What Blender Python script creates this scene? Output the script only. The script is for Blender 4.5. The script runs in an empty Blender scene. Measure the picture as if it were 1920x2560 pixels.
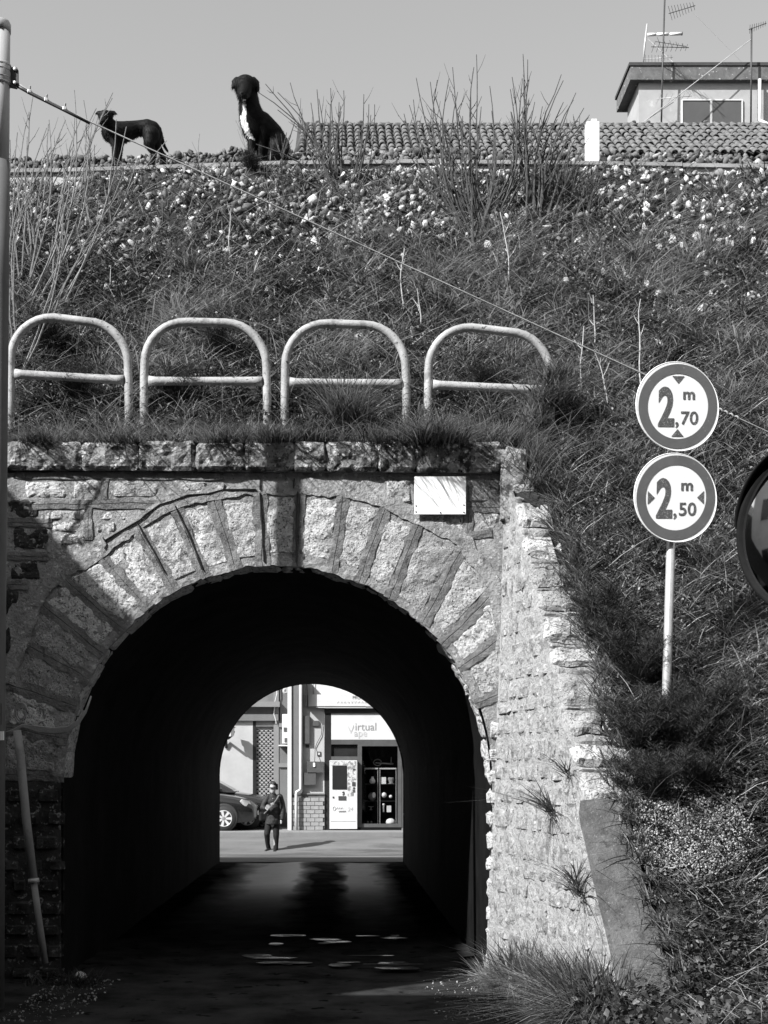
import bpy, bmesh, math, random
import numpy as np
from mathutils import Vector, Matrix, noise

SC = bpy.context.scene
COL = SC.collection
R = math.radians

# ------------------------------------------------------------------ camera
F = 3413.0                      # focal length in pixels of the 1920 x 2560 photograph
VX, VY = 845.0, 1935.0          # vanishing point of the tunnel axis (level camera, shifted lens)
CH = 1.6                        # eye height
cam_d = bpy.data.cameras.new('camera')
cam = bpy.data.objects.new('camera', cam_d)
COL.objects.link(cam)
cam.location = (0, 0, CH)
cam.rotation_euler = (R(90), 0, 0)
cam_d.sensor_width = 36.0
cam_d.sensor_fit = 'AUTO'
cam_d.lens = F / 2560 * 36.0
cam_d.shift_x = (960 - VX) / 2560
cam_d.shift_y = (VY - 1280) / 2560
cam_d.clip_start = 0.1
cam_d.clip_end = 2000
SC.camera = cam

# ------------------------------------------------------------------ sky and sun
SUN_AZ, SUN_EL = 52.0, 39.1     # degrees left of straight behind the camera, above the horizon
sdir = Vector((-math.sin(R(SUN_AZ)) * math.cos(R(SUN_EL)), -math.cos(R(SUN_AZ)) * math.cos(R(SUN_EL)), math.sin(R(SUN_EL))))
world = bpy.data.worlds.new('World')
SC.world = world
world.use_nodes = True
wn = world.node_tree
sky = wn.nodes.new('ShaderNodeTexSky')
sky.sky_type = 'NISHITA'
sky.sun_disc = False
sky.sun_elevation = R(SUN_EL)
sky.sun_rotation = math.atan2(sdir.x, sdir.y)
sky.air_density = 1.0
sky.dust_density = 3.0
bw = wn.nodes.new('ShaderNodeSeparateColor')      # black-and-white photograph on blue-sensitive stock
bg = wn.nodes['Background']
wn.links.new(sky.outputs[0], bw.inputs[0])
wn.links.new(bw.outputs[2], bg.inputs[0])
bg.inputs[1].default_value = 0.098
sun_d = bpy.data.lights.new('sun', 'SUN')
sun_d.energy = 5.0
sun_d.angle = R(0.5)
sun_d.color = (1, 1, 1)
sun = bpy.data.objects.new('sun', sun_d)
COL.objects.link(sun)
sun.location = (-20, -16, 30)
sun.rotation_euler = sdir.to_track_quat('Z', 'Y').to_euler()

SC.view_settings.view_transform = 'Standard'
SC.view_settings.look = 'None'
SC.view_settings.gamma = 1.0
SC.view_settings.exposure = 0.85
SC.cycles.use_denoising = True
SC.cycles.sample_clamp_indirect = 2.0
SC.cycles.max_bounces = 6
SC.cycles.diffuse_bounces = 2
SC.cycles.glossy_bounces = 3
SC.cycles.transparent_max_bounces = 8
SC.cycles.caustics_reflective = False
SC.cycles.caustics_refractive = False

# ------------------------------------------------------------------ helpers
rng = random.Random(7)
nrng = np.random.default_rng(11)


def P(px, py, Y):
    """world point of a photo pixel at depth Y"""
    return Vector(((px - VX) * Y / F, Y, CH + (VY - py) * Y / F))


def wloc(o):
    v = Vector((0, 0, 0))
    while o is not None:
        v += o.location
        o = o.parent
    return v


def tag(o, label=None, cat=None, group=None, kind=None):
    if label: o['label'] = label
    if cat: o['category'] = cat
    if group: o['group'] = group
    if kind: o['kind'] = kind
    return o


def empty(name, loc, label=None, cat=None, group=None, parent=None):
    o = bpy.data.objects.new(name, None)
    o.empty_display_size = 0.1
    COL.objects.link(o)
    o.parent = parent
    o.location = Vector(loc) - (wloc(parent) if parent else Vector((0, 0, 0)))
    return tag(o, label, cat, group)


def link_mesh(name, me, mat, parent=None, loc=None):
    o = bpy.data.objects.new(name, me)
    COL.objects.link(o)
    if mat is not None and len(me.materials) == 0:
        for m in (mat if isinstance(mat, (list, tuple)) else [mat]):
            me.materials.append(m)
    if parent is not None: o.parent = parent
    if loc is not None: o.location = loc
    return o


class MB:
    """mesh builder in world coordinates; build() re-centres on the origin given or on the parent"""
    def __init__(s):
        s.v = []; s.f = []; s.mi = []; s.cur = 0

    def add(s, vs, fs):
        b = len(s.v)
        s.v += [tuple(x) for x in vs]
        s.f += [tuple(i + b for i in f) for f in fs]
        s.mi += [s.cur] * len(fs)
        return s

    def box(s, c, d, rz=0.0, rot=None, bev=0.0):
        c = Vector(c); hx, hy, hz = d[0] / 2, d[1] / 2, d[2] / 2
        m = rot if rot is not None else Matrix.Rotation(rz, 3, 'Z')
        if bev <= 0:
            vs = [c + m @ Vector((x * hx, y * hy, z * hz)) for z in (-1, 1) for y in (-1, 1) for x in (-1, 1)]
            fs = [(0, 2, 3, 1), (4, 5, 7, 6), (0, 1, 5, 4), (2, 6, 7, 3), (0, 4, 6, 2), (1, 3, 7, 5)]
            return s.add(vs, fs)
        bm = bmesh.new()
        bmesh.ops.create_cube(bm, size=1)
        for v in bm.verts: v.co = Vector((v.co.x * d[0], v.co.y * d[1], v.co.z * d[2]))
        bmesh.ops.bevel(bm, geom=bm.edges[:], offset=bev, segments=2, profile=0.6, affect='EDGES')
        bm.verts.ensure_lookup_table()
        vs = [c + m @ v.co for v in bm.verts]
        fs = [[v.index for v in f.verts] for f in bm.faces]
        bm.free()
        return s.add(vs, fs)

    def span(s, a, b, bev=0.0):
        a = Vector(a); b = Vector(b)
        return s.box((a + b) / 2, (abs(b.x - a.x), abs(b.y - a.y), abs(b.z - a.z)), bev=bev)

    def tube(s, pts, rad, n=8, cap=True, flat=1.0):
        pts = [Vector(p) for p in pts]
        if not isinstance(rad, (list, tuple)): rad = [rad] * len(pts)
        vs = []; fs = []
        t0 = (pts[1] - pts[0]).normalized()
        ref = Vector((0, 0, 1)) if abs(t0.z) < 0.9 else Vector((1, 0, 0))
        u = t0.cross(ref).normalized()
        for i, p in enumerate(pts):
            t = (pts[min(i + 1, len(pts) - 1)] - pts[max(i - 1, 0)])
            t = t.normalized() if t.length > 1e-9 else t0
            u = (u - t * u.dot(t))
            u = u.normalized() if u.length > 1e-6 else t.orthogonal().normalized()
            w = t.cross(u)
            for k in range(n):
                a = 2 * math.pi * k / n
                vs.append(p + (u * math.cos(a) + w * math.sin(a) * flat) * rad[i])
        for i in range(len(pts) - 1):
            for k in range(n):
                k2 = (k + 1) % n
                fs.append((i * n + k, i * n + k2, (i + 1) * n + k2, (i + 1) * n + k))
        if cap:
            fs.append(tuple(range(n))[::-1])
            fs.append(tuple(range((len(pts) - 1) * n, len(pts) * n)))
        return s.add(vs, fs)

    def lathe(s, prof, c, axis=(0, 0, 1), n=24):
        """prof: list of (radius, height along axis)"""
        c = Vector(c); ax = Vector(axis).normalized(); u = ax.orthogonal().normalized(); w = ax.cross(u)
        vs = []; fs = []
        for r, h in prof:
            for k in range(n):
                a = 2 * math.pi * k / n
                vs.append(c + ax * h + (u * math.cos(a) + w * math.sin(a)) * max(r, 1e-5))
        for i in range(len(prof) - 1):
            for k in range(n):
                k2 = (k + 1) % n
                fs.append((i * n + k, i * n + k2, (i + 1) * n + k2, (i + 1) * n + k))
        fs.append(tuple(range(n))[::-1]); fs.append(tuple(range((len(prof) - 1) * n, len(prof) * n)))
        return s.add(vs, fs)

    def prism(s, poly, d):
        """poly: 3d points of a flat face, extruded by vector d"""
        poly = [Vector(p) for p in poly]; d = Vector(d); n = len(poly)
        vs = poly + [p + d for p in poly]
        fs = [tuple(range(n)), tuple(range(n, 2 * n))[::-1]]
        fs += [(i, i + n, (i + 1) % n + n, (i + 1) % n) for i in range(n)]
        return s.add(vs, fs)

    def ell(s, c, r, n=12, m=8, rot=None):
        c = Vector(c); vs = []; fs = []
        rot = rot if rot is not None else Matrix.Identity(3)
        for i in range(m + 1):
            th = math.pi * i / m
            for k in range(n):
                a = 2 * math.pi * k / n
                vs.append(c + rot @ Vector((r[0] * math.sin(th) * math.cos(a), r[1] * math.sin(th) * math.sin(a), r[2] * math.cos(th))))
        for i in range(m):
            for k in range(n):
                k2 = (k + 1) % n
                fs.append((i * n + k, (i + 1) * n + k, (i + 1) * n + k2, i * n + k2))
        return s.add(vs, fs)

    def build(s, name, mat, parent=None, smooth=False, origin=None, recalc=True):
        o0 = Vector(origin) if origin is not None else (wloc(parent) if parent else Vector((0, 0, 0)))
        me = bpy.data.meshes.new(name)
        me.from_pydata([(x[0] - o0.x, x[1] - o0.y, x[2] - o0.z) for x in s.v], [], s.f)
        if recalc:
            bm = bmesh.new(); bm.from_mesh(me)
            bmesh.ops.recalc_face_normals(bm, faces=bm.faces[:])
            bm.to_mesh(me); bm.free()
        if any(s.mi) and len(me.polygons) == len(s.mi):
            me.polygons.foreach_set('material_index', s.mi)
        if smooth: me.polygons.foreach_set('use_smooth', [True] * len(me.polygons))
        me.update()
        ob = link_mesh(name, me, mat, parent)
        if origin is not None:
            ob.location = o0 - (wloc(parent) if parent else Vector((0, 0, 0)))
        return ob


def smooth_angle(o, deg=40):
    me = o.data
    me.polygons.foreach_set('use_smooth', [True] * len(me.polygons))
    try:
        me.set_sharp_from_angle(angle=R(deg))
    except Exception:
        pass
    return o


def copy_tree(o, parent=None):
    c = o.copy(); COL.objects.link(c); c.parent = parent
    for ch in list(o.children): copy_tree(ch, c)
    return c


def raw_mesh(name, verts, faces_flat, loop_counts, mat, shade=None, parent=None, smooth=False):
    """fast numpy mesh"""
    me = bpy.data.meshes.new(name)
    nv = len(verts); nl = len(faces_flat); nf = len(loop_counts)
    me.vertices.add(nv); me.loops.add(nl); me.polygons.add(nf)
    me.vertices.foreach_set('co', np.asarray(verts, dtype=np.float32).ravel())
    me.loops.foreach_set('vertex_index', np.asarray(faces_flat, dtype=np.int32))
    st = np.zeros(nf, dtype=np.int32); st[1:] = np.cumsum(loop_counts)[:-1]
    me.polygons.foreach_set('loop_start', st)
    if smooth: me.polygons.foreach_set('use_smooth', np.ones(nf, dtype=bool))
    me.update(calc_edges=True)
    if shade is not None:
        at = me.attributes.new('shade', 'FLOAT', 'POINT')
        at.data.foreach_set('value', np.asarray(shade, dtype=np.float32))
    return link_mesh(name, me, mat, parent)


def fbm(x, y, z=0.0, o=4):
    return noise.fractal(Vector((x, y, z)), 1.0, 2.0, o)


# ------------------------------------------------------------------ materials (all neutral grey: the photograph is black and white)
MATS = {}


def g(v): return (v, v, v, 1)


def M(name, c0, c1=None, scale=4.0, rough=0.85, spec=0.3, metal=0.0, bump=0.0, bscale=30.0, layers=(), detail=6.0, lo=0.35, hi=0.65,
      stretch=(1, 1, 1), transl=0.0, shade=False, coat=0.0, rough2=None, bdist=0.01):
    """noise between two greys; layers = (kind, scale, lo, hi, grey) painted over it; bump from noise"""
    m = bpy.data.materials.new(name); m.use_nodes = True
    nt = m.node_tree; N = nt.nodes; L = nt.links
    b = N['Principled BSDF']
    b.inputs['Roughness'].default_value = rough
    b.inputs['Specular IOR Level'].default_value = spec
    b.inputs['Metallic'].default_value = metal
    if coat: b.inputs['Coat Weight'].default_value = coat
    geo = N.new('ShaderNodeNewGeometry')
    mp = N.new('ShaderNodeMapping'); mp.inputs['Scale'].default_value = stretch
    L.new(geo.outputs['Position'], mp.inputs['Vector'])
    vec = mp.outputs[0]

    def nz(kind, sc, det=detail):
        if kind == 'v':
            t = N.new('ShaderNodeTexVoronoi'); t.inputs['Scale'].default_value = sc; L.new(vec, t.inputs['Vector']); return t.outputs['Distance']
        t = N.new('ShaderNodeTexNoise'); t.inputs['Scale'].default_value = sc; t.inputs['Detail'].default_value = det
        t.inputs['Roughness'].default_value = 0.62; L.new(vec, t.inputs['Vector']); return t.outputs['Fac']

    def ramp(src, a, bb, ca, cb):
        r = N.new('ShaderNodeValToRGB'); L.new(src, r.inputs[0])
        r.color_ramp.elements[0].position = a; r.color_ramp.elements[0].color = ca
        r.color_ramp.elements[1].position = bb; r.color_ramp.elements[1].color = cb
        return r.outputs[0]
    if c1 is None: c1 = c0 * 0.85
    if shade:
        at = N.new('ShaderNodeAttribute'); at.attribute_name = 'shade'
        col = ramp(at.outputs['Fac'], 0.0, 1.0, g(c0), g(c1))
    else:
        col = ramp(nz('n', scale), lo, hi, g(c0), g(c1))
    for (kind, sc, a, bb, gv) in layers:
        fac = ramp(nz(kind, sc, 8.0), a, bb, g(0), g(1))
        mx = N.new('ShaderNodeMix'); mx.data_type = 'RGBA'
        L.new(fac, mx.inputs[0]); L.new(col, mx.inputs[6]); mx.inputs[7].default_value = g(gv)
        col = mx.outputs[2]
    L.new(col, b.inputs['Base Color'])
    if rough2 is not None:
        sc, a, bb, r0, r1 = rough2
        L.new(ramp(nz('n', sc), a, bb, g(r0), g(r1)), b.inputs['Roughness'])
    if bump > 0:
        bp = N.new('ShaderNodeBump'); bp.inputs['Strength'].default_value = bump; bp.inputs['Distance'].default_value = bdist
        L.new(nz('n', bscale, 8.0), bp.inputs['Height']); L.new(bp.outputs[0], b.inputs['Normal'])
    if transl > 0:
        out = N['Material Output']; tr = N.new('ShaderNodeBsdfTranslucent'); ms = N.new('ShaderNodeMixShader')
        L.new(col, tr.inputs[0]); ms.inputs[0].default_value = transl
        L.new(b.outputs[0], ms.inputs[1]); L.new(tr.outputs[0], ms.inputs[2]); L.new(ms.outputs[0], out.inputs[0])
    MATS[name] = m
    return m


def glass_mat(name, tint=0.9, refl=0.12):
    m = bpy.data.materials.new(name); m.use_nodes = True
    nt = m.node_tree; N = nt.nodes; L = nt.links
    N.remove(N['Principled BSDF'])
    t = N.new('ShaderNodeBsdfTransparent'); t.inputs[0].default_value = g(tint)
    gl = N.new('ShaderNodeBsdfGlossy'); gl.inputs['Roughness'].default_value = 0.02
    ms = N.new('ShaderNodeMixShader'); lw = N.new('ShaderNodeLayerWeight'); pw = N.new('ShaderNodeMath'); pw.operation = 'POWER'; pw.inputs[1].default_value = 4.0
    ad = N.new('ShaderNodeMath'); ad.operation = 'MULTIPLY_ADD'; ad.inputs[1].default_value = 0.8; ad.inputs[2].default_value = 0.05
    L.new(lw.outputs['Facing'], pw.inputs[0]); L.new(pw.outputs[0], ad.inputs[0]); L.new(ad.outputs[0], ms.inputs[0]); L.new(t.outputs[0], ms.inputs[1]); L.new(gl.outputs[0], ms.inputs[2])
    L.new(ms.outputs[0], N['Material Output'].inputs[0])
    MATS[name] = m
    return m


for _k, (_a, _b) in enumerate(((0.42, 0.60), (0.34, 0.50), (0.26, 0.40))):
    M('rough_stone' + ('', '_grey', '_dull')[_k], _a, _b, scale=6, bump=1.0, bscale=48 + 9 * _k, bdist=0.022, spec=0.1,
      layers=(('n', 26 + 5 * _k, 0.54, 0.60, 0.20), ('n', 36 - 4 * _k, 0.57, 0.63, 0.58 - 0.06 * _k), ('n', 62, 0.585, 0.62, 0.05), ('n', 2.6, 0.60, 0.72, 0.20), ('n', 7, 0.62, 0.70, 0.13)))
M('wing_stone', 0.25, 0.36, scale=5, bump=1.0, bscale=26, bdist=0.03, spec=0.1, layers=(('n', 12, 0.52, 0.58, 0.20), ('n', 15, 0.58, 0.63, 0.46), ('n', 40, 0.60, 0.66, 0.46), ('n', 34, 0.62, 0.67, 0.07), ('n', 2.2, 0.58, 0.72, 0.19)))
M('wing_mortar', 0.29, 0.42, scale=6, bump=1.0, bscale=30, bdist=0.03, spec=0.1, layers=(('n', 12, 0.54, 0.60, 0.22), ('n', 36, 0.61, 0.67, 0.10)))
M('coping_stone', 0.18, 0.30, scale=6, bump=1.0, bscale=34, bdist=0.035, spec=0.1, layers=(('n', 11, 0.50, 0.57, 0.07), ('n', 17, 0.57, 0.62, 0.55), ('n', 38, 0.58, 0.64, 0.06)))
M('mortar', 0.12, 0.19, scale=7, bump=0.9, bscale=34, bdist=0.02, spec=0.1, layers=(('n', 8, 0.57, 0.64, 0.26), ('n', 19, 0.58, 0.64, 0.10), ('n', 70, 0.60, 0.66, 0.30), ('n', 60, 0.64, 0.68, 0.04)))
M('mortar_pale', 0.20, 0.32, scale=5, bump=0.9, bscale=40, bdist=0.02, spec=0.1, layers=(('n', 9, 0.56, 0.63, 0.15), ('n', 22, 0.57, 0.64, 0.46), ('n', 60, 0.60, 0.66, 0.07)))
M('shade_dark_stone', 0.022, 0.055, scale=7, bump=0.8, bscale=40, bdist=0.02, spec=0.1, layers=(('n', 25, 0.58, 0.64, 0.22),))  # near-black stone: shade on the left of the portal put into the colour
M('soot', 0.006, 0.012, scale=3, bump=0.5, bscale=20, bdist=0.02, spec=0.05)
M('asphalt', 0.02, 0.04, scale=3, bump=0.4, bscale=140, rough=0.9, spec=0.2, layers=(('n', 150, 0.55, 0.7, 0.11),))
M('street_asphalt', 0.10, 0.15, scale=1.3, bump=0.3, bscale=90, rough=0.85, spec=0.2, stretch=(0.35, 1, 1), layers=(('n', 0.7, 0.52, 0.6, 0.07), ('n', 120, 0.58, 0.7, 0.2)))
M('soil', 0.025, 0.05, scale=6, bump=0.8, bscale=30, bdist=0.03, spec=0.05)
M('grass', 0.022, 0.58, shade=True, rough=0.5, spec=0.4, transl=0.3)
M('fennel', 0.02, 0.12, shade=True, rough=0.7, spec=0.2, transl=0.2)
M('leaf', 0.022, 0.28, shade=True, rough=0.45, spec=0.4, transl=0.2)
M('ballast', 0.05, 0.52, shade=True, rough=0.9, spec=0.1, bump=0.5, bscale=80)
M('gravel', 0.06, 0.5, shade=True, rough=0.9, spec=0.1)
M('pale_rock', 0.42, 0.62, scale=20, bump=0.6, bscale=50, spec=0.1)
M('concrete', 0.22, 0.32, scale=3, bump=0.4, bscale=60, layers=(('n', 14, 0.58, 0.68, 0.2),))
M('concrete_white', 0.34, 0.48, scale=4, bump=0.3, bscale=60, layers=(('n', 18, 0.62, 0.72, 0.35),))
M('concrete_cap', 0.06, 0.12, scale=7, bump=0.9, bscale=50, bdist=0.015, layers=(('n', 60, 0.58, 0.66, 0.17), ('n', 12, 0.56, 0.64, 0.055)))
M('rail_paint', 0.26, 0.40, scale=5, rough=0.55, spec=0.3, bump=0.4, bscale=50, layers=(('n', 9, 0.57, 0.66, 0.20), ('n', 26, 0.62, 0.65, 0.07), ('n', 70, 0.64, 0.68, 0.10)))
M('galvanised', 0.36, 0.44, scale=14, rough=0.45, spec=0.5, metal=0.3, bump=0.05, bscale=90)
M('pole_paint', 0.34, 0.42, scale=5, rough=0.5, bump=0.08, bscale=60, stretch=(1, 1, 0.2), layers=(('n', 30, 0.66, 0.74, 0.3),))
M('pole_shade_grey', 0.10, 0.12, scale=5, rough=0.6, bump=0.06, bscale=60)  # darker copy of the pole paint, carries the shadow on the lower pole
M('dark_metal', 0.035, 0.05, scale=8, rough=0.5, spec=0.4)
M('steel', 0.45, 0.5, scale=20, rough=0.35, metal=0.7, spec=0.5)
M('rubber', 0.010, 0.014, scale=20, rough=0.85, spec=0.1)
M('sign_white', 0.82, 0.86, scale=8, rough=0.35, spec=0.4, layers=(('n', 22, 0.68, 0.76, 0.66),))
M('sign_red', 0.10, 0.12, scale=10, rough=0.4, spec=0.4, layers=(('n', 60, 0.68, 0.71, 0.35),))
M('sign_black', 0.075, 0.095, scale=30, rough=0.5, layers=(('n', 130, 0.56, 0.62, 0.3),))
M('white_paint', 0.84, 0.88, scale=6, rough=0.5, spec=0.3)
M('plaque', 0.86, 0.9, scale=5, rough=0.5, spec=0.3, bump=0.03, bscale=10, layers=(('n', 16, 0.70, 0.80, 0.7),))
M('bark', 0.14, 0.26, scale=30, rough=0.85, bump=0.4, bscale=60)
M('bark_dark', 0.05, 0.10, scale=30, rough=0.85, bump=0.4, bscale=60)
M('straw', 0.45, 0.62, scale=40, rough=0.8)
M('dog_fur', 0.004, 0.009, scale=60, rough=0.6, spec=0.14, bump=0.5, bscale=140, stretch=(1, 1, 0.3), bdist=0.006)
M('dog_white', 0.70, 0.82, scale=60, rough=0.8, bump=0.5, bscale=120, bdist=0.006)
M('dog_eye', 0.5, 0.5, rough=0.1, spec=0.8)
M('roof_tile', 0.07, 0.17, scale=5, rough=0.9, bump=0.3, bscale=70, layers=(('n', 6, 0.55, 0.65, 0.09), ('n', 25, 0.62, 0.7, 0.33)))
M('render_wall', 0.30, 0.36, scale=2.2, bump=0.15, bscale=40, layers=(('n', 5, 0.58, 0.7, 0.34), ('n', 1.3, 0.6, 0.7, 0.55)))
M('fascia', 0.09, 0.14, scale=6, bump=0.5, bscale=40, layers=(('n', 9, 0.60, 0.66, 0.45),))
M('roof_edge', 0.045, 0.06, scale=8, rough=0.9)
M('shutter_grey', 0.075, 0.085, scale=4, rough=0.5)
M('facade_pale', 0.36, 0.42, scale=2, bump=0.05, bscale=60)
M('facade_white', 0.52, 0.58, scale=3, bump=0.05, bscale=60)
M('facade_grey', 0.13, 0.15, scale=3, bump=0.05, bscale=60)
M('facade_mid', 0.17, 0.20, scale=3, bump=0.05, bscale=60)
M('cornice_grey', 0.13, 0.17, scale=3, bump=0.05, bscale=60)
M('brick', 0.24, 0.32, scale=9, bump=0.4, bscale=70, rough=0.9)
M('brick_joint', 0.10, 0.14, scale=9, rough=0.9)
M('frame_black', 0.015, 0.02, scale=6, rough=0.4, spec=0.4)
M('frame_grey', 0.07, 0.09, scale=6, rough=0.4, spec=0.4)
M('box_grey', 0.06, 0.08, scale=6, rough=0.6)
M('dark_room', 0.01, 0.014, scale=3, rough=0.9, spec=0.05)
M('car_paint', 0.012, 0.016, scale=3, rough=0.22, spec=0.6, coat=0.7)
M('chrome', 0.7, 0.75, scale=5, rough=0.2, metal=0.9)
M('alloy', 0.66, 0.7, scale=9, rough=0.3, metal=0.3)
M('lamp_lens', 0.45, 0.6, scale=30, rough=0.15, spec=0.7, coat=0.5)
M('tyre', 0.03, 0.04, scale=30, rough=0.8)
M('skin', 0.28, 0.34, scale=20, rough=0.5)
M('hair', 0.012, 0.02, scale=60, rough=0.5, spec=0.5, bump=0.4, bscale=200)
M('jacket', 0.012, 0.026, scale=14, rough=0.6, spec=0.3, bump=0.7, bscale=25, bdist=0.03)
M('trousers', 0.008, 0.012, scale=20, rough=0.8, bump=0.3, bscale=20)
M('shoe', 0.012, 0.018, scale=20, rough=0.4)
M('strap', 0.10, 0.12, scale=40, rough=0.7)
M('print_grey', 0.22, 0.26, scale=20, rough=0.5)
M('print_pale', 0.36, 0.42, scale=20, rough=0.5)
M('print_dark', 0.05, 0.06, scale=20, rough=0.5)
M('graffiti', 0.2, 0.55, scale=14, rough=0.5, lo=0.45, hi=0.55, layers=(('n', 40, 0.6, 0.64, 0.08),))
M('plaster_dark', 0.12, 0.16, scale=1.5, bump=0.1, bscale=30)
M('plaster_far', 0.60, 0.68, scale=1.5, bump=0.1, bscale=30)
M('window_dark', 0.02, 0.03, scale=3, rough=0.15, spec=0.6)
M('ceramic', 0.75, 0.85, scale=12, rough=0.3)
glass_mat('glass')


def wet_road():
    """dark tunnel asphalt, worn smooth and damp along the two wheel tracks"""
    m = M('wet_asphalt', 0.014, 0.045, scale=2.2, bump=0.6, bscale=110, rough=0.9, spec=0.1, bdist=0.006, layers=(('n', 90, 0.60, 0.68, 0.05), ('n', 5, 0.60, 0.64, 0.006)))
    nt = m.node_tree; N = nt.nodes; L = nt.links; b = N['Principled BSDF']
    geo = N.new('ShaderNodeNewGeometry'); sx = N.new('ShaderNodeSeparateXYZ'); L.new(geo.outputs['Position'], sx.inputs[0])
    mp = N.new('ShaderNodeMapping'); mp.inputs['Scale'].default_value = (1, 0.35, 1); L.new(geo.outputs['Position'], mp.inputs[0])
    nz = N.new('ShaderNodeTexNoise'); nz.inputs['Scale'].default_value = 2.2; nz.inputs['Detail'].default_value = 3; L.new(mp.outputs[0], nz.inputs['Vector'])
    a = N.new('ShaderNodeMath'); a.operation = 'MULTIPLY_ADD'; a.inputs[1].default_value = 0.55; L.new(nz.outputs['Fac'], a.inputs[0]); L.new(sx.outputs[0], a.inputs[2])
    mr = N.new('ShaderNodeMapRange'); mr.inputs[1].default_value = -1.93; mr.inputs[2].default_value = 1.58; L.new(a.outputs[0], mr.inputs[0])
    rp = N.new('ShaderNodeValToRGB'); L.new(mr.outputs[0], rp.inputs[0]); el = rp.color_ramp.elements
    el[0].position = 0.10; el[0].color = g(0); el[1].position = 0.26; el[1].color = g(0.9)
    for ps, v in ((0.44, 1.0), (0.52, 0.02), (0.62, 0.02), (0.68, 0.8), (0.78, 0.8), (0.88, 0.0)):
        e = el.new(ps); e.color = g(v)
    fy = N.new('ShaderNodeMapRange'); fy.inputs[1].default_value = 13.5; fy.inputs[2].default_value = 20.0; fy.inputs[3].default_value = 0.05; L.new(sx.outputs[1], fy.inputs[0])
    k = N.new('ShaderNodeMath'); k.operation = 'MULTIPLY'; L.new(rp.outputs[0], k.inputs[0]); L.new(fy.outputs[0], k.inputs[1])
    r = N.new('ShaderNodeMapRange'); r.inputs[3].default_value = 1.0; r.inputs[4].default_value = 0.34; L.new(k.outputs[0], r.inputs[0]); L.new(r.outputs[0], b.inputs['Roughness'])
    q = N.new('ShaderNodeMapRange'); q.inputs[3].default_value = 0.0; q.inputs[4].default_value = 0.75; L.new(k.outputs[0], q.inputs[0]); L.new(q.outputs[0], b.inputs['Specular IOR Level'])
    return m


wet_road()
M('puddle', 0.004, 0.006, rough=0.1, spec=0.4, bump=0.10, bscale=45, bdist=0.006, rough2=(6.0, 0.36, 0.62, 0.10, 0.65), stretch=(0.5, 1, 1))
m_ = M('mirror_face', 0.85, 0.85, rough=0.05, metal=1.0, spec=0.5, layers=(('n', 5, 0.52, 0.7, 0.7),))

# ================================================================== the setting
PY = 10.67                       # depth of the portal face
PS = F / PY                      # pixels per metre there
ACX, ACZ, AR = (691 - VX) / PS, CH + (VY - 1945) / PS, 530 / PS      # arch centre and radius
TY1 = 24.7                       # far end of the tunnel


def xw(Y, z=0.0):                # face of the right wing wall
    return 1.17 + (PY - Y) * 0.1985 + 0.035 * z


def plane_z(Y):
    return 4.15 + (Y - 10.8) * 1.4


def slope_z(X, Y):
    z = plane_z(Y) + 0.10 * fbm(X * 0.9, Y * 0.9, 3.3) + 0.05 * fbm(X * 3, Y * 3, 1.3)
    base = 0.12 + 0.10 * max(0, X - 1.6) + 0.05 * fbm(X * 2, Y * 2, 8.1)
    if z < base + 0.35:          # soft foot
        t = max(0.0, min(1.0, (z - base + 0.35) / 0.7))
        z = base + 0.35 * t * t
    return z


KERB_PX = [(-900, 440), (40, 428), (400, 416), (740, 405), (1000, 403), (1500, 408), (1920, 415), (3200, 425)]
KY = 13.0


def kerb_z(X):
    px = VX + X * F / KY
    for (a, ya), (b, yb) in zip(KERB_PX, KERB_PX[1:]):
        if px <= b or b == KERB_PX[-1][0]:
            t = max(0, min(1, (px - a) / (b - a)))
            return CH + (VY - (ya + (yb - ya) * t)) * KY / F
    return 7.3


def road_z(Y):
    if Y < 24.9: return 0.0
    if Y < 31.5: return -0.24 * (0.5 - 0.5 * math.cos(math.pi * (Y - 24.9) / 6.6))
    if Y < 34.2: return -0.24 + 0.27 * (0.5 - 0.5 * math.cos(math.pi * (Y - 31.5) / 2.7))
    return 0.03


def grid_obj(name, xs, ys, zf, mat, kind='structure', xfun=None):
    vs = []; fs = []
    for j, y in enumerate(ys):
        for i, x in enumerate(xs):
            X = xfun(x, y) if xfun else x
            vs.append((X, y, zf(X, y)))
    nx = len(xs)
    for j in range(len(ys) - 1):
        for i in range(nx - 1):
            fs.append((j * nx + i, j * nx + i + 1, (j + 1) * nx + i + 1, (j + 1) * nx + i))
    m = MB(); m.add(vs, fs)
    o = m.build(name, mat, smooth=True, recalc=False)
    if kind: o['kind'] = kind
    return o


# ground sheet to the horizon
gys = [-600, -200, -60, -20, 0, 8, 16, 24.9, 26, 27, 28, 29, 30, 31, 31.5, 32, 32.5, 33, 33.5, 34.2, 36, 60, 200, 600]
ground = grid_obj('ground', [-600, -200, -60, -20, -10, 0, 10, 20, 60, 200, 600], gys, lambda x, y: road_z(y) - 0.03, MATS['soil'])
road = grid_obj('road', [-5.2, -3, -1, 0, 1, 1.75], [-40, -20, -5, 4, 7, 8, 9, 10, 10.72], lambda x, y: 0.0, MATS['wet_asphalt'])
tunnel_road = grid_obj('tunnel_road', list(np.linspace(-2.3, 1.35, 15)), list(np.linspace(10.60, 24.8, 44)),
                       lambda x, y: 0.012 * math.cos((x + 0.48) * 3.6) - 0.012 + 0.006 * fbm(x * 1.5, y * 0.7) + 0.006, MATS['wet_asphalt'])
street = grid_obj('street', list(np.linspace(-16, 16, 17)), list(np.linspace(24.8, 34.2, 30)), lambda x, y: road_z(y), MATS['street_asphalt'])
pavement_mb = MB().span((-16, 34.2, -0.1), (16, 35.15, 0.155), bev=0.02)
pavement = tag(pavement_mb.build('pavement', MATS['facade_mid']), kind='structure')

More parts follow.
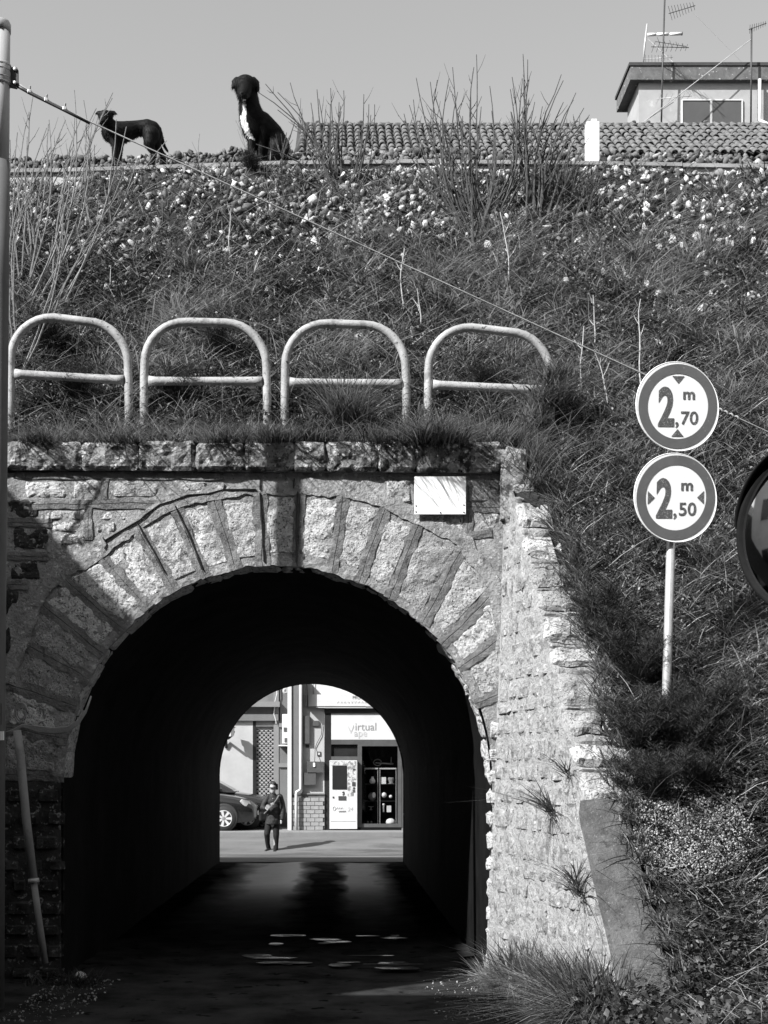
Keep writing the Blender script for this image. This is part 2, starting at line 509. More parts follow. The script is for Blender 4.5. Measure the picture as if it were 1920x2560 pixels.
# standing water in the tunnel
def puddle(label, pts, z=0.016):
    c = Vector((sum(p[0] for p in pts) / len(pts), sum(p[1] for p in pts) / len(pts), z)); vs = [c]; n = 72; m = MB()
    for i in range(n):
        t = i / n * len(pts); j = int(t); u = t - j
        a = Vector((*pts[j], z)); b = Vector((*pts[(j + 1) % len(pts)], z)); p = a.lerp(b, u)
        vs.append(c + (p - c) * (1 + 0.38 * noise.noise(p * 4.0) + 0.15 * noise.noise(p * 11.0)))
    m.add(vs, [(0, i + 1, (i + 1) % n + 1) for i in range(n)])
    o = m.build('puddle', MATS['puddle'], origin=c, recalc=False); o['kind'] = 'structure'


prng = random.Random(21)
for k in range(22):
    cx_, cy_ = prng.uniform(-0.8, 0.62), prng.choice((prng.uniform(10.9, 12.2), prng.uniform(11.2, 12.0), prng.uniform(12.6, 13.4)))
    a_, b_ = prng.uniform(0.06, 0.24), prng.uniform(0.025, 0.10)
    puddle('', [(cx_ + a_ * math.cos(t), cy_ + b_ * math.sin(t)) for t in np.linspace(0, 2 * math.pi, 9)[:-1]], 0.014 + 0.0006 * k)

# embankment
xs_far = [-40, -30, -20, -14, -10]
xs_mid = list(np.arange(-8, 12.01, 0.25))
xs_far2 = [16, 22, 30, 40]


def front_z(X, Y):
    return slope_z(X, Y)


emb = MB()


def add_grid(xs, ys, zf, xfun=None):
    vs = []; fs = []; nx = len(xs)
    for y in ys:
        for x in xs:
            X = xfun(x, y) if xfun else x
            vs.append((X, y, zf(X, y)))
    for j in range(len(ys) - 1):
        for i in range(nx - 1):
            fs.append((j * nx + i, j * nx + i + 1, (j + 1) * nx + i + 1, (j + 1) * nx + i))
    emb.add(vs, fs)


def top_z(X, Y):
    k = kerb_z(X)
    t = max(0, min(1, (Y - 13.3) / 0.45))
    return k - 0.06 + 0.47 * t + 0.05 * t * fbm(X * 1.6, Y * 1.6) if Y < 21 else k + 0.3


def upper_z(X, Y):
    k = kerb_z(X) - (0.085 if X > -2.3 else 0.085 + min(0.14, (-2.3 - X) * 0.4))
    t = max(0.0, min(1.0, (Y - 12.1) / 0.8))
    return min(slope_z(X, Y) + 0.20 * t * t, k) if Y > 12.1 else slope_z(X, Y)


add_grid(xs_far + xs_mid + xs_far2, list(np.arange(10.9, 13.05, 0.1)), upper_z)
add_grid(xs_far + xs_mid + xs_far2, [13.06, 13.3, 13.45, 13.6, 13.75, 14.2, 16, 19, 22], top_z)
add_grid(xs_far + list(np.arange(-8, 12.1, 1)) + xs_far2, [22, 23, 24, 24.75], lambda x, y: kerb_z(x) + 0.3 - (y - 22) * 1.16)
nr = 40
add_grid(list(np.linspace(0, 1, nr)), list(np.arange(6.4, 10.95, 0.1)), slope_z,
         lambda t, y: (xw(max(y, 8.0), 0) + ((0.34 if y < 10.4 else 0.16) if y > 8.0 else 0.34 - (8.0 - y) * 0.25)) * (1 - t) + 12.0 * t ** 1.6 + (1 - t) * 0 if True else 0)
add_grid([12, 16, 24, 40], list(np.arange(6.4, 10.95, 0.5)) + [10.95], slope_z)
add_grid([-40, -20, -10, -8, -6, -5, -4, -3.3], list(np.arange(7.4, 10.95, 0.5)) + [10.95], slope_z)
embankment = tag(emb.build('embankment', MATS['soil'], smooth=True, recalc=False), kind='structure')

# ================================================================== tunnel and its portal
portal = empty('tunnel_portal', (ACX, PY, 0), 'stone railway tunnel with round arch of rough voussoirs under the grassy bank', 'tunnel')


def XZ(px, py, d=0.0):           # a point of the portal face, d metres proud of it
    return Vector(((px - VX) / PS, PY - d, CH + (VY - py) / PS))


COP_Z = CH + (VY - 1182) / PS


def arch_h(x):                   # height of the opening at x
    dx = abs(x - ACX)
    return ACZ + math.sqrt(AR * AR - dx * dx) if dx < AR else 0.0


# backing wall of mortar with the arch cut out
mb = MB()
PXL, PXR = -3.3, 1.36
angs = np.linspace(math.pi, 0, 61)
ring = [(ACX + (AR + 0.03) * math.cos(a), ACZ + (AR + 0.03) * math.sin(a)) for a in angs]
ring = [(ring[0][0], -0.05)] + ring + [(ring[-1][0], -0.05)]
outer = []
for (x, z) in ring:
    outer.append((max(PXL, min(PXR, x)), COP_Z))
for Yf, inv in ((PY, False), (PY + 0.5, True)):
    vs = [(x, Yf, z) for x, z in ring] + [(x, Yf, z) for x, z in outer]
    n = len(ring)
    fs = [(i, i + 1, n + i + 1, n + i) for i in range(n - 1)]
    mb.add(vs, fs)
    x0, x1 = ring[0][0], ring[-1][0]
    mb.add([(PXL, Yf, -0.05), (x0, Yf, -0.05), (x0, Yf, COP_Z), (PXL, Yf, COP_Z)], [(0, 1, 2, 3)])
    mb.add([(x1, Yf, -0.05), (PXR, Yf, -0.05), (PXR, Yf, COP_Z), (x1, Yf, COP_Z)], [(0, 1, 2, 3)])
mb.add([(PXL, PY, -0.05), (PXL, PY + 0.5, -0.05), (PXL, PY + 0.5, COP_Z), (PXL, PY, COP_Z)], [(0, 1, 2, 3)])
mb.add([(PXL, PY, COP_Z), (PXR, PY, COP_Z), (PXR, PY + 0.5, COP_Z), (PXL, PY + 0.5, COP_Z)], [(0, 1, 2, 3)])
mb.build('portal_wall', MATS['mortar_pale'], portal, recalc=False)
MB().span((PXL, PY - 0.004, -0.05), (ACX - AR - 0.03, PY + 0.3, ACZ - 0.02)).build('jamb_shade_backing', MATS['shade_dark_stone'], portal)  # backing of the left jamb, darkened in place of shade

# barrel
mb = MB(); vs = []; fs = []
ysb = np.linspace(PY + 0.02, TY1, 46)
prof = [(ACX - AR - 0.015, -0.1), (ACX - AR - 0.015, 0.8)] + [(ACX + (AR + 0.015) * math.cos(a), ACZ + (AR + 0.015) * math.sin(a)) for a in np.linspace(math.pi, 0, 41)] + [(ACX + AR + 0.015, 0.8), (ACX + AR + 0.015, -0.1)]
npf = len(prof)
for j, y in enumerate(ysb):
    for (x, z) in prof:
        d = 0.02 * fbm(x * 3, y * 3, z * 3)
        dx, dz = x - ACX, max(0, z - ACZ)
        l = math.hypot(dx, dz) or 1
        vs.append((x + dx / l * d, y, z + dz / l * d))
for j in range(len(ysb) - 1):
    for i in range(npf - 1):
        fs.append((j * npf + i, j * npf + i + 1, (j + 1) * npf + i + 1, (j + 1) * npf + i))
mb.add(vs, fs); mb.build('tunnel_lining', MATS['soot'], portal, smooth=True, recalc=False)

# far face
mb = MB()
ringf = [(ACX + AR * math.cos(a), ACZ + AR * math.sin(a)) for a in np.linspace(math.pi, 0, 41)]
ringf = [(ringf[0][0], -0.6)] + ringf + [(ringf[-1][0], -0.6)]
n = len(ringf)
mb.add([(x, TY1, z) for x, z in ringf] + [(x, TY1, 4.6) for x, z in ringf], [(i, i + 1, n + i + 1, n + i) for i in range(n - 1)])
mb.add([(-40, TY1, -0.6), (ringf[0][0], TY1, -0.6), (ringf[0][0], TY1, 4.6), (-40, TY1, 4.6)], [(0, 1, 2, 3)])
mb.add([(ringf[-1][0], TY1, -0.6), (40, TY1, -0.6), (40, TY1, 4.6), (ringf[-1][0], TY1, 4.6)], [(0, 1, 2, 3)])
mb.build('far_wall', MATS['shade_dark_stone'], portal, recalc=False)


def stone(mb, quad, nrm, proud=0.02, back=0.05, nx=6, ny=6, amp=0.018, jit=0.012, seed=0.0, rnd=0.18):
    """rough-faced stone patch on a quad (bl, br, tr, tl)"""
    bl, br, tr, tl = [Vector(q) for q in quad]; nrm = Vector(nrm).normalized()
    vs = []; fs = []
    for j in range(ny + 1):
        v = j / ny
        for i in range(nx + 1):
            u = i / nx
            p = bl * (1 - u) * (1 - v) + br * u * (1 - v) + tr * u * v + tl * (1 - u) * v
            e = min(u, 1 - u, v, 1 - v)
            s3 = p * 9 + Vector((seed, seed * 0.7, 0))
            if e < 1e-6:
                jx = noise.noise(s3 * 1.3); jz = noise.noise(s3 * 1.3 + Vector((31, 7, 3)))
                p = p + ((br - bl).normalized() * jx + (tl - bl).normalized() * jz) * jit * 1.6
                # round the corners
                cu, cv = min(u, 1 - u), min(v, 1 - v)
                if cu < 1e-6 and cv < 1e-6:
                    c = (bl + br + tr + tl) / 4
                    p = p + (c - p).normalized() * jit * 2.2
                h = -back
                vs.append(p + nrm * h)
            else:
                k = min(1.0, e / rnd)
                h = proud * (0.35 + 0.65 * k) + amp * fbm(s3.x, s3.y + seed, s3.z, 5)
                vs.append(p + nrm * h)
    for j in range(ny):
        for i in range(nx):
            a = j * (nx + 1) + i
            fs.append((a, a + 1, a + nx + 2, a + nx + 1))
    mb.add(vs, fs)


def ribbon(name, a, b, w, parent, mat, proud=0.011, nrm=(0, -1, 0), seg=14, groove=True, wob=0.014):
    """raised mortar pointing between two points of a face"""
    a = Vector(a); b = Vector(b); nrm = Vector(nrm).normalized()
    t = (b - a).normalized(); s = t.cross(nrm).normalized()
    prof = [(-1, -0.03), (-0.93, proud * 0.8), (-0.08, proud), (0, proud * (0.35 if groove else 1)), (0.08, proud), (0.93, proud * 0.8), (1, -0.03)]
    vs = []; fs = []; npf = len(prof)
    for k in range(seg + 1):
        p = a + (b - a) * (k / seg)
        ww = w * (1 + 0.22 * noise.noise(p * 6))
        off = wob * noise.noise(p * 5 + Vector((9, 2, 5)))
        for (u, h) in prof:
            jj = 0.42 * w * noise.noise(p * 17 + Vector((u * 3, 0, 0))) if abs(u) > 0.5 else 0
            vs.append(p + s * (u * ww + off + jj) + nrm * (h + 0.008 * noise.noise(p * 13 + Vector((u, 4, 1)))))
    for k in range(seg):
        for i in range(npf - 1):
            fs.append((k * npf + i, k * npf + i + 1, (k + 1) * npf + i + 1, (k + 1) * npf + i))
    m = MB().add(vs, fs)
    return m.build(name, mat, parent, smooth=False, recalc=False)


# voussoirs: joints of the arch ring (inner end, outer end) in photo pixels of the face
JOINTS = [(20, 1945, -130, 1945), (165, 1942, -10, 1935), (172, 1850, 5, 1815), (183, 1765, 20, 1712), (203, 1690, 55, 1605), (239, 1625, 90, 1500),
          (294, 1565, 150, 1440), (350, 1492, 250, 1385), (418, 1440, 338, 1312), (509, 1425, 438, 1265), (589, 1415, 533, 1240),
          (660, 1412, 648, 1228), (741, 1412, 751, 1225), (831, 1428, 861, 1230), (899, 1448, 966, 1262), (982, 1482, 1050, 1305),
          (1070, 1545, 1161, 1360), (1121, 1600, 1240, 1474), (1157, 1668, 1258, 1592), (1192, 1760, 1262, 1728)][1:]


def oncirc(x, y, r=530.0):
    dx, dy = x - 691, y - 1945
    l = math.hypot(dx, dy)
    return 691 + dx / l * r, 1945 + dy / l * r


NRM = Vector((0, -1, 0))
rst = lambda: MATS[rng.choice(('rough_stone', 'rough_stone', 'rough_stone_grey', 'rough_stone_grey', 'rough_stone_dull'))]
jp = []
for (bx, by, tx, ty) in JOINTS:
    b = oncirc(bx, by); jp.append((Vector((b[0], b[1])), Vector((tx, ty))))
MW = 20.0
for i in range(len(jp) - 1):
    (b0, t0), (b1, t1) = jp[i], jp[i + 1]
    m0 = 5.0 + 7 * rng.random(); m1 = 5.0 + 7 * rng.random()
    dB = (b1 - b0).normalized(); dT = (t1 - t0).normalized()
    r0 = (t0 - b0).normalized(); r1 = (t1 - b1).normalized()
    gi = 12 + 16 * rng.random()
    go = 10 + 14 * rng.random()
    bl = b0 + dB * m0 + r0 * gi; br = b1 - dB * m1 + r1 * gi
    tl = t0 + dT * m0 - r0 * go; tr = t1 - dT * m1 - r1 * go
    mb = MB()
    stone(mb, [XZ(*q) for q in (bl, br, tr, tl)], NRM, proud=0.008, back=0.008, nx=12, ny=18, amp=0.016, jit=0.024, seed=i * 3.1)
    mb.build('voussoir', rst(), portal)
for i, (b, t) in enumerate(jp):
    ribbon('mortar_joint', XZ(b.x, b.y, 0), XZ(t.x, t.y, 0), 0.046 + 0.016 * rng.random(), portal, MATS['mortar'])
# mortar band along the back of the ring and along the soffit edge
tops = [t for (b, t) in jp][2:]
for a, b in zip(tops, tops[1:]):
    d = (b - a) * 0.04
    ribbon('mortar_band', XZ(a.x - d.x, a.y - d.y - 8), XZ(b.x + d.x, b.y + d.y - 8), 0.062, portal, MATS['mortar_pale'], proud=0.016, groove=False)
for (b0, t0), (b1, t1) in zip(jp, jp[1:]):
    q0 = oncirc(b0.x, b0.y, 541); q1 = oncirc(b1.x, b1.y, 541)
    mid = oncirc((b0.x + b1.x) / 2, (b0.y + b1.y) / 2, 541)
    ribbon('mortar_edge', XZ(*q0), XZ(*mid), 0.036, portal, MATS['mortar_pale'], proud=0.006, groove=False)
    ribbon('mortar_edge', XZ(*mid), XZ(*q1), 0.036, portal, MATS['mortar_pale'], proud=0.006, groove=False)
# rough soffit stones just inside the arch
a0 = 0.0; k = 0
while a0 < math.pi - 0.01:
    a1 = min(math.pi, a0 + 0.05 + 0.09 * rng.random())
    rr = AR + 0.010
    dpt = 0.30 + 0.15 * rng.random()
    mb = MB(); am = (a0 + a1) / 2
    n_ = Vector((-math.cos(am), 0, -math.sin(am)))
    c = lambda a, y: Vector((ACX + rr * math.cos(a), y, ACZ + rr * math.sin(a)))
    stone(mb, [c(a0, PY + 0.0), c(a0, PY + dpt), c(a1, PY + dpt), c(a1, PY + 0.0)], n_, proud=0.004, back=0.004, nx=6, ny=6, amp=0.024, jit=0.004, seed=k, rnd=0.3)
    mb.build('soffit_stone', MATS['rough_stone'], portal)
    a0 = a1; k += 1

# spandrel stones (photo rectangles on the face) and their raised joints
SP = [(60, 1200, 170, 1248), (182, 1203, 246, 1247), (278, 1203, 402, 1246), (420, 1205, 520, 1228),
      (95, 1278, 205, 1300), (120, 1303, 205, 1330), (238, 1280, 318, 1300), (240, 1305, 290, 1330), (150, 1335, 215, 1362),
      (20, 1250, 100, 1296), (26, 1318, 122, 1378), (22, 1400, 100, 1450), (-40, 1470, 50, 1540), (-50, 1555, 30, 1640), (-50, 1250, 10, 1300), (-60, 1320, 8, 1378),
      (-60, 1655, 15, 1740), (-70, 1750, 0, 1830),
      (964, 1196, 1030, 1262), (1092, 1292, 1160, 1328), (1168, 1214, 1222, 1256), (1196, 1284, 1250, 1325), (1204, 1350, 1246, 1376)]
for k, (x0, y0, x1, y1) in enumerate(SP):
    mb = MB()
    stone(mb, [XZ(x0, y1), XZ(x1, y1), XZ(x1, y0), XZ(x0, y0)], NRM, proud=0.008, back=0.01, nx=10, ny=8, amp=0.02, jit=0.028, seed=50 + k)
    mb.build('spandrel_stone', rst() if not (x1 < 140 and y0 > 1240) else MATS['shade_dark_stone'], portal)  # stones inside the shadowed corner get the darkened copy of the stone
for (a, b, c, d, w) in [(40, 1190, 560, 1190, .03), (60, 1262, 420, 1258, .04), (262, 1198, 262, 1250, .03), (222, 1268, 222, 1350, .035), (20, 1308, 130, 1308, .035), (20, 1390, 120, 1390, .035), (20, 1460, 70, 1460, .035),
                        (1150, 1268, 1250, 1268, .04), (1172, 1270, 1166, 1345, .04), (1236, 1200, 1236, 1262, .03), (1160, 1338, 1230, 1336, .03), (970, 1188, 1250, 1190, .03)]:
    ribbon('mortar_joint', XZ(a, b), XZ(c, d), w, portal, MATS['mortar'], groove=(w > 0.033))
for pts in ([(262, 1352), (300, 1330), (352, 1300), (366, 1288), (400, 1262), (440, 1250), (470, 1238), (520, 1234), (558, 1226), (640, 1226)], [(258, 1345), (268, 1362), (262, 1372)], [(558, 1226), (562, 1212)], [(650, 1226), (652, 1198)], [(733, 1222), (735, 1198)],
            [(345, 1312), (362, 1340), (384, 1378), (412, 1432)], [(438, 1265), (470, 1330), (506, 1424)], [(650, 1232), (655, 1300), (660, 1405)], [(746, 1230), (742, 1300), (741, 1408)]):
    P3 = [XZ(a + 3 * noise.noise(Vector((a * .1, 0, 0))), b + 3 * noise.noise(Vector((b * .1, 5, 0))), 0.018) for a, b in pts]
    MB().tube(P3, [0.008 + 0.005 * rng.random() for _ in P3], n=5, flat=0.5).build('crack', MATS['frame_black'], portal)
# left jamb below the springing
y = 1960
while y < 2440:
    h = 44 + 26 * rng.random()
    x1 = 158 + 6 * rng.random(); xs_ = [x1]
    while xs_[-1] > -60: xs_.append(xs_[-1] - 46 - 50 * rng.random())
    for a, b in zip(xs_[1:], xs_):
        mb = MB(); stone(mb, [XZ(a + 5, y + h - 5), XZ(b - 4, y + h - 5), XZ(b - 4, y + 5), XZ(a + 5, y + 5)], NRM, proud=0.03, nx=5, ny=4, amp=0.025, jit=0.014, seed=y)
        mb.build('jamb_stone', MATS['shade_dark_stone'], portal)  # left jamb stones with the shade painted into their colour
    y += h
# right jamb sliver between arch and wing wall
y = 1790
while y < 2430:
    h = 50 + 26 * rng.random()
    mb = MB(); stone(mb, [XZ(1219, y + h - 3), XZ(1262, y + h - 3), XZ(1262, y + 3), XZ(1216, y + 3)], NRM, proud=0.02, nx=4, ny=4, amp=0.025, jit=0.012, seed=y)
    mb.build('jamb_stone', MATS['rough_stone'], portal)
    y += h

# coping course
CX = [-140, 16, 207, 348, 490, 612, 735, 815, 945, 1036, 1150, 1252]
for k, (a, b) in enumerate(zip(CX, CX[1:])):
    mb = MB()
    t0 = 1106 + 6 * rng.random(); bt = 1176 + (b / 1250) * 8
    zt = CH + (VY - t0) / PS; zb = CH + (VY - bt) / PS
    x0 = (a - VX) / PS + 0.001; x1 = (b - VX) / PS - 0.001
    pr = 0.05 + 0.02 * rng.random()
    stone(mb, [(x0, PY - pr, zb), (x1, PY - pr, zb), (x1, PY - pr, zt), (x0, PY - pr, zt)], NRM, proud=0.010, back=0.012, nx=14, ny=8, amp=0.034, jit=0.006, seed=90 + k, rnd=0.10)
    nv = len(mb.v)
    mb.add([(x0, PY - pr + 0.012, zb), (x1, PY - pr + 0.012, zb), (x1, PY - pr + 0.012, zt), (x0, PY - pr + 0.012, zt), (x0, PY + 0.28, zb), (x1, PY + 0.28, zb), (x1, PY + 0.28, zt + 0.01), (x0, PY + 0.28, zt + 0.01)],
           [(3, 2, 6, 7), (0, 4, 5, 1), (0, 3, 7, 4), (1, 5, 6, 2)])
    mb.build('coping_stone', MATS['coping_stone'], portal, recalc=False)

# ================================================================== right wing wall
wing = empty('wing_wall', (1.4, 9.4, 0), 'sunlit rubble wing wall with stepped top running forward from the arch', 'wall')
YE = 8.0                          # near end
ud = Vector((0.1985, -1, 0)).normalized()


def W(Y, z, d=0.0):               # point on the wing face, d proud of it
    n_ = Vector((-1, -0.1985, 0.035)).normalized()
    return Vector((xw(Y, z), Y, z)) + n_ * d


WN = Vector((-1, -0.1985, 0.035)).normalized()
mb = MB()
ny_ = 24
Ys = list(np.linspace(PY + 0.05, YE, ny_))
vs = []
for Y in Ys:
    zt = max(0.3, plane_z(Y) - 0.02)
    vs += [W(Y, -0.1), W(Y, zt), W(Y, zt) + Vector((0.26, 0, -0.03)), W(Y, -0.1) + Vector((0.26, 0, 0))]
fs = []
for j in range(ny_ - 1):
    for i in range(3):
        fs.append((j * 4 + i, (j + 1) * 4 + i, (j + 1) * 4 + i + 1, j * 4 + i + 1))
fs.append((0, 1, 2, 3)); e = (ny_ - 1) * 4; fs.append((e, e + 3, e + 2, e + 1))
mb.add(vs, fs); mb.build('wall_core', MATS['wing_mortar'], wing)
z = 0.0; k = 0
while z < 4.1:
    h = 0.10 + 0.14 * rng.random()
    Y = PY - 0.01
    # nearest Y still under the sloping top
    yend = max(YE, 10.8 + (z + h - 4.15) / 1.4)
    while Y - 0.12 > yend:
        L_ = 0.10 + 0.30 * rng.random() ** 1.3
        Y2 = max(Y - L_, yend)
        if Y2 - yend < 0.1: Y2 = yend
        gp = 0.004 + 0.018 * rng.random()
        if Y - Y2 > 0.06:
            mb = MB()
            zz0 = z + 0.004 + 0.03 * rng.random(); zz1 = z + h - 0.002 - 0.03 * rng.random()
            stone(mb, [W(Y - gp, zz0), W(Y2 + gp, zz0), W(Y2 + gp, zz1), W(Y - gp, zz1)], WN, proud=0.002 + 0.012 * rng.random(), back=0.006, nx=7, ny=7, amp=0.018, jit=0.03, seed=200 + k)
            mb.build('rubble_stone', MATS['wing_stone'], wing); k += 1
        Y = Y2
    z += h
# sloping top of flat worn stones with mortar beds, then a concrete cap
SN = Vector((0, -1.4, 1.0)).normalized()
Y = PY - 0.02; k = 0
while Y > 8.98:
    ln = 0.085 + 0.075 * rng.random(); bed = 0.025 + 0.03 * rng.random()
    Ya, Yb = Y, Y - ln
    wdt = 0.22 + 0.18 * min(1, (PY - Y) / 1.0) + 0.05 * rng.random()
    q = lambda yy, dx: Vector((xw(yy, plane_z(yy)) + dx, yy, plane_z(yy)))
    cuts_ = [0.012, wdt * rng.uniform(0.35, 0.65), wdt] if rng.random() < 0.5 else [0.012, wdt]
    for ca, cb in zip(cuts_, cuts_[1:]):
        mb = MB()
        stone(mb, [q(Yb, ca), q(Yb, cb - 0.012), q(Ya, cb - 0.012), q(Ya, ca)], SN, proud=0.012 + 0.03 * rng.random(), back=0.01, nx=9, ny=6, amp=0.030, jit=0.016, seed=300 + k + ca)
        mb.build('top_stone', rst(), wing)
    mb = MB(); stone(mb, [q(Yb - bed, 0.004), q(Yb - bed, wdt), q(Yb, wdt), q(Yb, 0.004)], SN, proud=0.0, back=0.03, nx=9, ny=3, amp=0.02, jit=0.012, seed=340 + k)
    mb.build('mortar_bed', MATS['mortar_pale'], wing)
    Y = Yb - bed; k += 1
ycap = Y
# end block where the wing wall meets the coping
mb = MB(); stone(mb, [(1.275, PY - 0.10, 3.62), (1.46, PY - 0.10, 3.62), (1.44, PY - 0.10, 4.12), (1.275, PY - 0.10, 4.14)], (0, -1, 0), proud=0.006, back=0.01, nx=6, ny=12, amp=0.03, jit=0.015, seed=77)
mb.box((1.36, PY + 0.13, 3.85), (0.19, 0.42, 0.54)); mb.build('end_block', MATS['wing_mortar'], wing)
mb = MB()
nC = 14; vs = []
for i in range(nC + 1):
    Yc = ycap + (YE - 0.02 - ycap) * i / nC
    zc = max(0.26, plane_z(Yc)) + 0.05 + 0.012 * fbm(Yc * 3, 0)
    x0 = xw(Yc, zc) - 0.035 + 0.008 * fbm(Yc * 5, 3)
    wd = 0.30
    vs += [(x0, Yc, zc - 0.09), (x0 + 0.01, Yc, zc), (x0 + wd * 0.5, Yc, zc + 0.015 + 0.01 * fbm(Yc * 4, 7)), (x0 + wd, Yc, zc - 0.005), (x0 + wd, Yc, zc - 0.12)]
fs = []
for j in range(nC):
    for i in range(4):
        fs.append((j * 5 + i, (j + 1) * 5 + i, (j + 1) * 5 + i + 1, j * 5 + i + 1))
fs.append((0, 1, 2, 3, 4)); fs.append(tuple(nC * 5 + i for i in range(5)))
mb.add(vs, fs); mb.build('concrete_cap', MATS['concrete_cap'], wing)

# ================================================================== kerb along the top of the bank
kerb = empty('trackside_kerb', (0, KY, 7.2), 'long pale concrete kerb of slabs along the top of the bank under the dogs', 'kerb')
px = -300; cuts = []
while px < 2300:
    cuts.append(px); px += 150 + 190 * rng.random()
cuts.append(px)
for a, b in zip(cuts, cuts[1:]):
    xa = (a - VX) * KY / F + 0.004; xb = (b - VX) * KY / F - 0.004
    za, zb = kerb_z(xa), kerb_z(xb)
    mb = MB(); dz = 0.008 * rng.random()
    mb.prism([(xa, KY - 0.03, za - 0.034 + dz), (xb, KY - 0.03, zb - 0.034 + dz), (xb, KY - 0.03, zb + dz), (xa, KY - 0.03, za + dz)], (0, 0.34, 0))
    mb.build('kerb_slab', MATS['concrete'], kerb)
    mb = MB()
    mb.prism([(xa, KY + 0.0, za - 0.30), (xb, KY + 0.0, zb - 0.30), (xb, KY + 0.0, zb - 0.037), (xa, KY + 0.0, za - 0.037)], (0, 0.28, 0))
    mb.build('kerb_block', MATS['concrete_white'], kerb)

# ================================================================== text helper
def text_mesh(mb, s, h, origin, right, up, nrm, bold=0.0, xs=1.0, lift=0.002, extr=0.0):
    """flat lettering, cap height h, lower-left corner at origin"""
    cu = bpy.data.curves.new('t', 'FONT'); cu.body = s; cu.size = 1.0; cu.offset = bold; cu.resolution_u = 4
    ob = bpy.data.objects.new('t', cu); COL.objects.link(ob)
    dg = bpy.context.evaluated_depsgraph_get()
    me = bpy.data.meshes.new_from_object(ob.evaluated_get(dg))
    k = h / 0.70
    vs = [Vector(origin) + Vector(right) * (v.co.x * k * xs) + Vector(up) * (v.co.y * k) + Vector(nrm) * lift for v in me.vertices]
    fs = [tuple(p.vertices) for p in me.polygons]
    mb.add(vs, fs)
    bpy.data.objects.remove(ob); bpy.data.curves.remove(cu); bpy.data.meshes.remove(me)
    return max(((Vector(v) - Vector(origin)).dot(Vector(right)) for v in vs), default=0)


# ================================================================== houses beside the street, left of the picture (their roofs shade the arch)
def side_house(name, x0, x1, y0, y1, h, label, wins):
    e = empty(name, ((x0 + x1) / 2, (y0 + y1) / 2, 0), label, 'building')
    MB().span((x0, y0, -0.1), (x1, y1, h - 0.12)).build('wall', MATS['plaster_far'], e)
    MB().span((x0 - 0.0, y0, h - 0.118), (x1, y1, h)).build('roof', MATS['fascia'], e)
    for (ya, yb, za, zb) in wins:
        w = MB().span((x1 + 0.002, ya, za), (x1 + 0.05, yb, zb)).build('window', MATS['facade_white'], e)
        MB().span((x1 + 0.052, ya + 0.08, za + 0.08), (x1 + 0.06, yb - 0.08, zb - 0.08)).build('pane', MATS['window_dark'], w)
    return e


side_house('side_house', -16, -6.3, 5.0, 10.2, 7.67, 'plastered house beyond the left edge beside the tunnel mouth', [(6.2, 7.2, 1.0, 2.4), (8.2, 9.2, 1.0, 2.4), (6.2, 7.2, 4.2, 5.8), (8.2, 9.2, 4.2, 5.8)])
side_house('side_house', -16, -6.3, 2.9, 4.0, 7.78, 'narrow plastered house beyond the left edge across the alley', [(3.1, 3.8, 4.2, 5.6), (3.1, 3.8, 0.1, 2.3)])
side_house('side_house', -30, -12, -14.0, -3.0, 6.5, 'long low plastered house behind the viewer on the left', [(-12 + 2.4 * k, -10.8 + 2.4 * k, 1.0 + 3 * j, 2.3 + 3 * j) for k in range(3) for j in range(2)])

tb = empty('sky_cut_block', (0, -14, 0), 'unseen tall block added behind the viewer to hold back sky light', 'building')  # added out of view to keep sky light off the shaded stonework
MB().span((-34, -20, -0.1), (34, -9, 21.5)).build('wall', MATS['plaster_dark'], tb)
for k in range(12):
    for j in range(5):
        w = MB().span((-32 + 5.6 * k, -8.998, 1.2 + 3.6 * j), (-30.8 + 5.6 * k, -8.95, 3.0 + 3.6 * j)).build('window', MATS['facade_mid'], tb)
        MB().span((-31.92 + 5.6 * k, -8.948, 1.28 + 3.6 * j), (-30.88 + 5.6 * k, -8.94, 2.92 + 3.6 * j)).build('pane', MATS['window_dark'], w)

side_house('side_house', 9.0, 17.0, -8.5, 5.0, 15.0, 'unseen house block added beyond the right edge to cut sky light', [])  # added outside the frame to block sky light from the right
# ================================================================== building behind the bank: shop below, tiled roof above
SY = 35.2
SS = F / SY


def S(px, py, d=0.0):
    return P(px, py, SY) + Vector((0, -d, 0))


shop = empty('shop_building', (3.0, SY, 0.15), 'tall corner building with tiled roof behind the bank and shop at its foot', 'building')
EZ = CH + (VY - 388) * 35.0 / F
RZ = CH + (VY - 316) * 38.0 / F
BX0 = (741 - VX) * 35.0 / F
BX1 = 16.0
zt = 0.155
# upper walls (above the shop front) and body
MB().span((-1.3, SY + 0.02, 4.2), (BX1, SY + 0.3, EZ - 0.1)).build('front_wall', MATS['render_wall'], shop)
MB().span((-1.3, SY + 0.3, zt), (-1.0, SY + 8, EZ - 0.1)).build('side_wall', MATS['render_wall'], shop)
for k in range(5):
    for j in range(3):
        xa = -0.2 + k * 3.1; za = 5.6 + j * 3.7
        w = MB().span((xa, SY - 0.03, za), (xa + 1.1, SY + 0.018, za + 2.0)).build('window', MATS['facade_white'], shop)
        MB().span((xa + 0.09, SY - 0.05, za + 0.09), (xa + 1.01, SY - 0.032, za + 1.91)).build('shutter', MATS['shutter_grey'], w)
